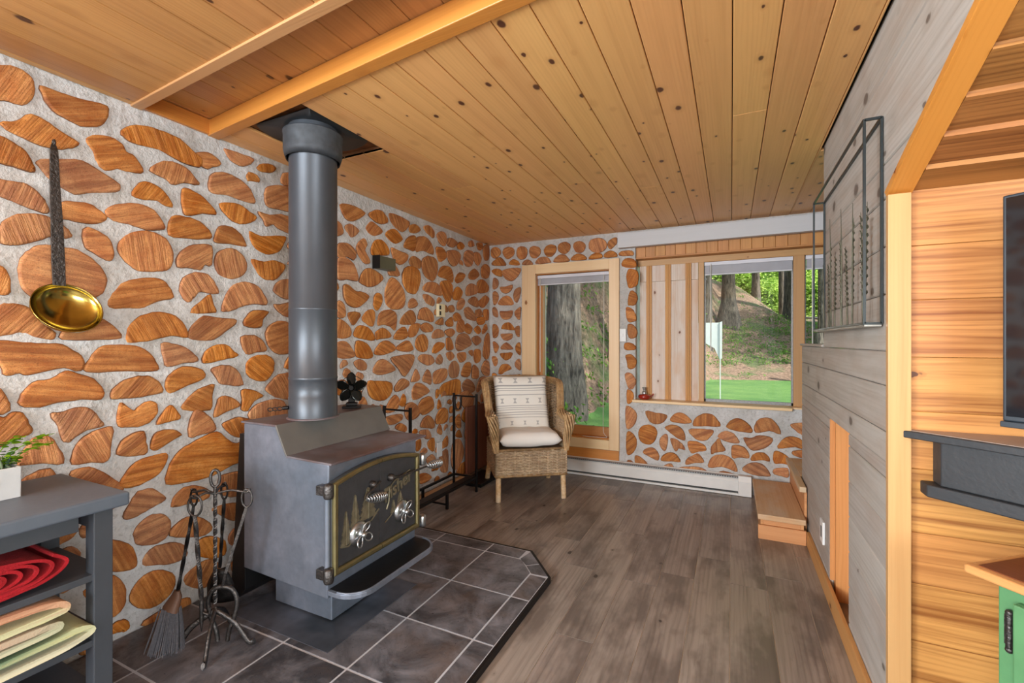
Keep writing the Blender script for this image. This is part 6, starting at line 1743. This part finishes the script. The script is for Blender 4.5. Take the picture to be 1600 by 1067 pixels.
def trunk(name, x, y, rad, hgt, label, lean=(0, 0), flare=1.5, crown=None):
    z = gz(x, y); root = thing(name, (x, y, z), label, 'tree', None); mb = MB(int(abs(x * 100)) + 5); rings = []; n = 20
    for k in range(15):
        t = (k / 14) ** 1.3; h = (hgt + 3) * t - 3; f = 1 + (flare - 1) * math.exp(-max(0, h) / (rad * 1.5)); ring = []
        for j in range(n):
            a = 2 * PI * j / n; rr = rad * f * (1 - .45 * t) * (1 + .10 * math.sin(a * 5 + x) * math.exp(-max(0, h) / 1.5) + .05 * noise.noise(Vector((math.cos(a) * 2, math.sin(a) * 2, h * .6 + x))))
            ring.append((x + lean[0] * h + rr * math.cos(a), y + lean[1] * h + rr * math.sin(a), z + h))
        rings.append(ring)
    mb.loft(rings, True, True, 0, True); mb.build('trunk', M['treebark'], root, fixn=False); return root
def crown_mesh(name, mat, n, rad, leaf, seed):
    rr = random.Random(seed); mb = MB(seed); cl = [Vector((rr.uniform(-1, 1), rr.uniform(-1, 1), rr.uniform(-.7, .8))) * rad * .75 for _ in range(16)]
    for k in range(n):
        c = rr.choice(cl); p = c + Vector((rr.gauss(0, 1), rr.gauss(0, 1), rr.gauss(0, .7))) * rad * .26
        d = Vector((rr.uniform(-1, 1), rr.uniform(-1, 1), rr.uniform(-.2, 1))).normalized(); a = d.cross(Vector((rr.random(), rr.random(), 1))).normalized() * leaf * rr.uniform(.6, 1.2); b = d.cross(a).normalized() * leaf * rr.uniform(.35, .6)
        g = rr.random(); mb.add([tuple(p - a), tuple(p + b), tuple(p + a), tuple(p - b)], [(0, 1, 2, 3)], None, (g, g, g))
    return mb
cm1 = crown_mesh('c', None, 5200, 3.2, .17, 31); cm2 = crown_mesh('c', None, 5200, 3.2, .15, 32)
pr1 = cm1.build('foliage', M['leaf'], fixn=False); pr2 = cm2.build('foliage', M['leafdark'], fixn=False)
used = {1: False, 2: False}
def crown(kind, x, y, z, s_, parent, sz=1.):
    src = pr1 if kind == 1 else pr2
    o = src if not used[kind] else src.copy()
    if used[kind]: C.objects.link(o)
    used[kind] = True
    o.location = (x, y, z); o.scale = (s_, s_, s_ * sz); o.rotation_euler = (0, 0, rt.uniform(0, 6)); o.parent = parent; o.matrix_parent_inverse = Matrix.Translation(parent.location).inverted(); return o
# foreground and middle trunks as seen through the two windows
t = trunk('forest_tree', -3.27, 9.35, .42, 12, 'thick grey-barked tree trunk just outside the tall window', (.01, 0), 1.45); crown(2, -3.3, 9.4, 11.5, 1.1, t)
t = trunk('forest_tree', -3.50, 10.9, .045, 9, 'thin leaning sapling right of the thick trunk outside the tall window', (.06, .02), 1.2)
t = trunk('forest_tree', -.15, 30.0, .42, 14, 'broad flared tree trunk behind the white panel outside the wide window', (.0, 0), 2.2); crown(1, -.1, 30, 17, 1.2, t)
t = trunk('forest_tree', 1.7, 40.0, .32, 14, 'dark tree trunk beside the drive, in the middle of the wide window view', (0, 0), 1.3); crown(1, 1.7, 40, 17, 1.3, t)
t = trunk('forest_tree', 3.3, 38, .24, 14, 'slim dark trunk just right of the drive in the wide window view', (-.01, 0), 1.3); crown(1, 3.3, 38, 15, 1.3, t)
t = trunk('forest_tree', 3.4, 33.0, .48, 13, 'stout tree trunk at the right edge of the wide window view', (-.01, 0), 1.4); crown(2, 3.4, 33, 15, 1.2, t)
t = trunk('forest_tree', -1.15, 26, .3, 12, 'trunk at the left edge of the wide window view beside the shutter', (0, 0), 1.3); crown(1, -1.1, 26, 15, 1.0, t)
t = trunk('forest_tree', 3.75, 25, .2, 12, 'pale slim trunk seen through the narrow right-hand pane', (0, 0), 1.2); crown(1, 3.7, 25, 14, 1.0, t)
t = trunk('forest_tree', 3.2, 22, .30, 2.0, 'short tree stump seen through the narrow right-hand pane', (-.02, 0), 1.7)
t = trunk('forest_tree', -2.3, 12.6, .3, 13, 'unseen tree added between the two window views to shade the bank', (0, 0), 1.3)  # added out of view to carry the shading crowns
for cx_, cy_, cz_ in ((-1.2, 11.5, 12.5), (.8, 14.5, 13.5), (-2.6, 15.5, 13.5), (1.5, 18.5, 14.5), (-5, 19, 15.5), (-1.5, 20.5, 15.5)): crown(2, cx_, cy_, cz_, 1.0, t, .7)
for (gx_, gy_) in ((-3, 10), (-4, 13), (-5, 16.5), (-7, 19), (-5.5, 13.5), (-8, 23), (-6, 20), (-10, 26), (-8, 28)): crown(2, gx_ + 6.7, gy_ - 2.2, gz(gx_, gy_) + 9.2, 1.0, t, .6)  # crowns offset towards the sun so that they shade these bank points
for i, (cx_, cy_) in enumerate(((9.5, 27), (13, 30))):  # trees out of view, added to shade the slope
    z = gz(cx_, cy_); o = thing('woodland_tree', (cx_, cy_, z), 'unseen leafy tree added beside the lawn to shade the bank', 'tree', 'added shade trees right of the windows'); mb = MB(i + 80); mb.tube([(cx_, cy_, z - .3), (cx_, cy_, z + 9)], [.22, .12], 8); mb.build('trunk', M['treebark'], o, fixn=False)
    for q in range(2): crown(2, cx_ + rt.uniform(-1, 1), cy_ + rt.uniform(-1, 1), z + 7 + q * 3.5, 1.15, o, .8)
bright = 'bright leafy tree in the woodland backdrop of the wide window'; dark = 'dark leafy tree in the shaded woodland seen through the tall window'
for i in range(26):
    x = -3.5 + 13.5 * (i % 9) / 8 + rt.uniform(-.7, .7); row = i // 9; y = 51 + 6 * row + rt.uniform(-1.5, 1.5) + max(0, x) * .3; z = gz(x, y)
    o = thing('woodland_tree', (x, y, z), bright, 'tree', 'bright trees behind the wide window'); mb = MB(i); mb.tube([(x, y, z - .3), (x + .1, y, z + 5), (x, y, z + 9)], [.16, .12, .06], 7); mb.build('trunk', M['treebark'], o, fixn=False)
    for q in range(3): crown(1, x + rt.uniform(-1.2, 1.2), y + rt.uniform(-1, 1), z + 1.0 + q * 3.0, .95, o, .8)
for i in range(16):
    x = -8 - 3.2 * (i % 8) + rt.uniform(-.8, .8); row = i // 8; y = 23 + 7 * row + .5 * (i % 8) + rt.uniform(-1, 1); z = gz(x, y)
    o = thing('woodland_tree', (x, y, z), dark, 'tree', 'dark trees behind the tall window'); mb = MB(i + 50); mb.tube([(x, y, z - .3), (x + .1, y, z + 5), (x, y, z + 9)], [.2, .15, .08], 7); mb.build('trunk', M['treebark'], o, fixn=False)
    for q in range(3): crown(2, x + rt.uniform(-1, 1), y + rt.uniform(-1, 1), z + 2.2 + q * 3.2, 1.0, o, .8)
# undergrowth on the bank
mb = MB(310); ru = random.Random(77); cnt = 0
while cnt < 2400:
    y = ru.uniform(7, 44); x = ru.uniform(-.5, .2) * y
    if y < edge(x) + .2: continue
    d = y - edge(x)
    nn = noise.noise(Vector((x * .35, y * .35, 9)))
    if x < -3 and ru.random() < .35: nn = 1
    if x > -2 and y > 12 and 3 < d < 9.5: nn = 1
    if x > -2 and y > 12 and (d < 3.0 or d > 9.5): 
        if ru.random() < .93: continue
    elif nn < -.02: continue
    cnt += 1; z = gz(x, y); g0 = ru.random() * .6
    for k in range(24):
        p = Vector((x + ru.gauss(0, .22), y + ru.gauss(0, .22), z + ru.uniform(.02, .28))); dd = Vector((ru.uniform(-1, 1), ru.uniform(-1, 1), ru.uniform(.1, 1))).normalized(); a = dd.cross(Vector((ru.random(), ru.random(), .3))).normalized() * ru.uniform(.035, .085); b = dd.cross(a).normalized() * ru.uniform(.02, .035)
        g = min(1, g0 + ru.random() * .4); mb.add([tuple(p - a), tuple(p + b), tuple(p + a), tuple(p - b)], [(0, 1, 2, 3)], None, (g, g, g))
o = mb.build('undergrowth', M['fern'], fixn=False); tag(o, 'low green ferns and seedlings growing over the wooded bank outside', 'undergrowth', kind='stuff')
# white folded panel on the bank
wp = (-.50, 13.2)
mb = MB(311); z = gz(*wp)
mb.prism([(-.85, 1.80), (-.275, 1.80), (-.275, .82), (-.40, 1.12), (-.62, 1.25), (-.85, 1.2)], 1, wp[1], wp[1] + .03); mb.prism([(-.274, 1.81), (-.215, 1.83), (-.22, .86), (-.274, .80)], 1, wp[1] - .02, wp[1] + .02)
mb.box((-.275, wp[1] - .01, z), (-.25, wp[1] + .015, .9)); mb.box((-.82, wp[1] - .01, z), (-.795, wp[1] + .015, 1.3))
tag(mb.build('white_panel', M['whitepaint']), 'white folded panel standing on the lawn edge outside the wide window', 'panel')
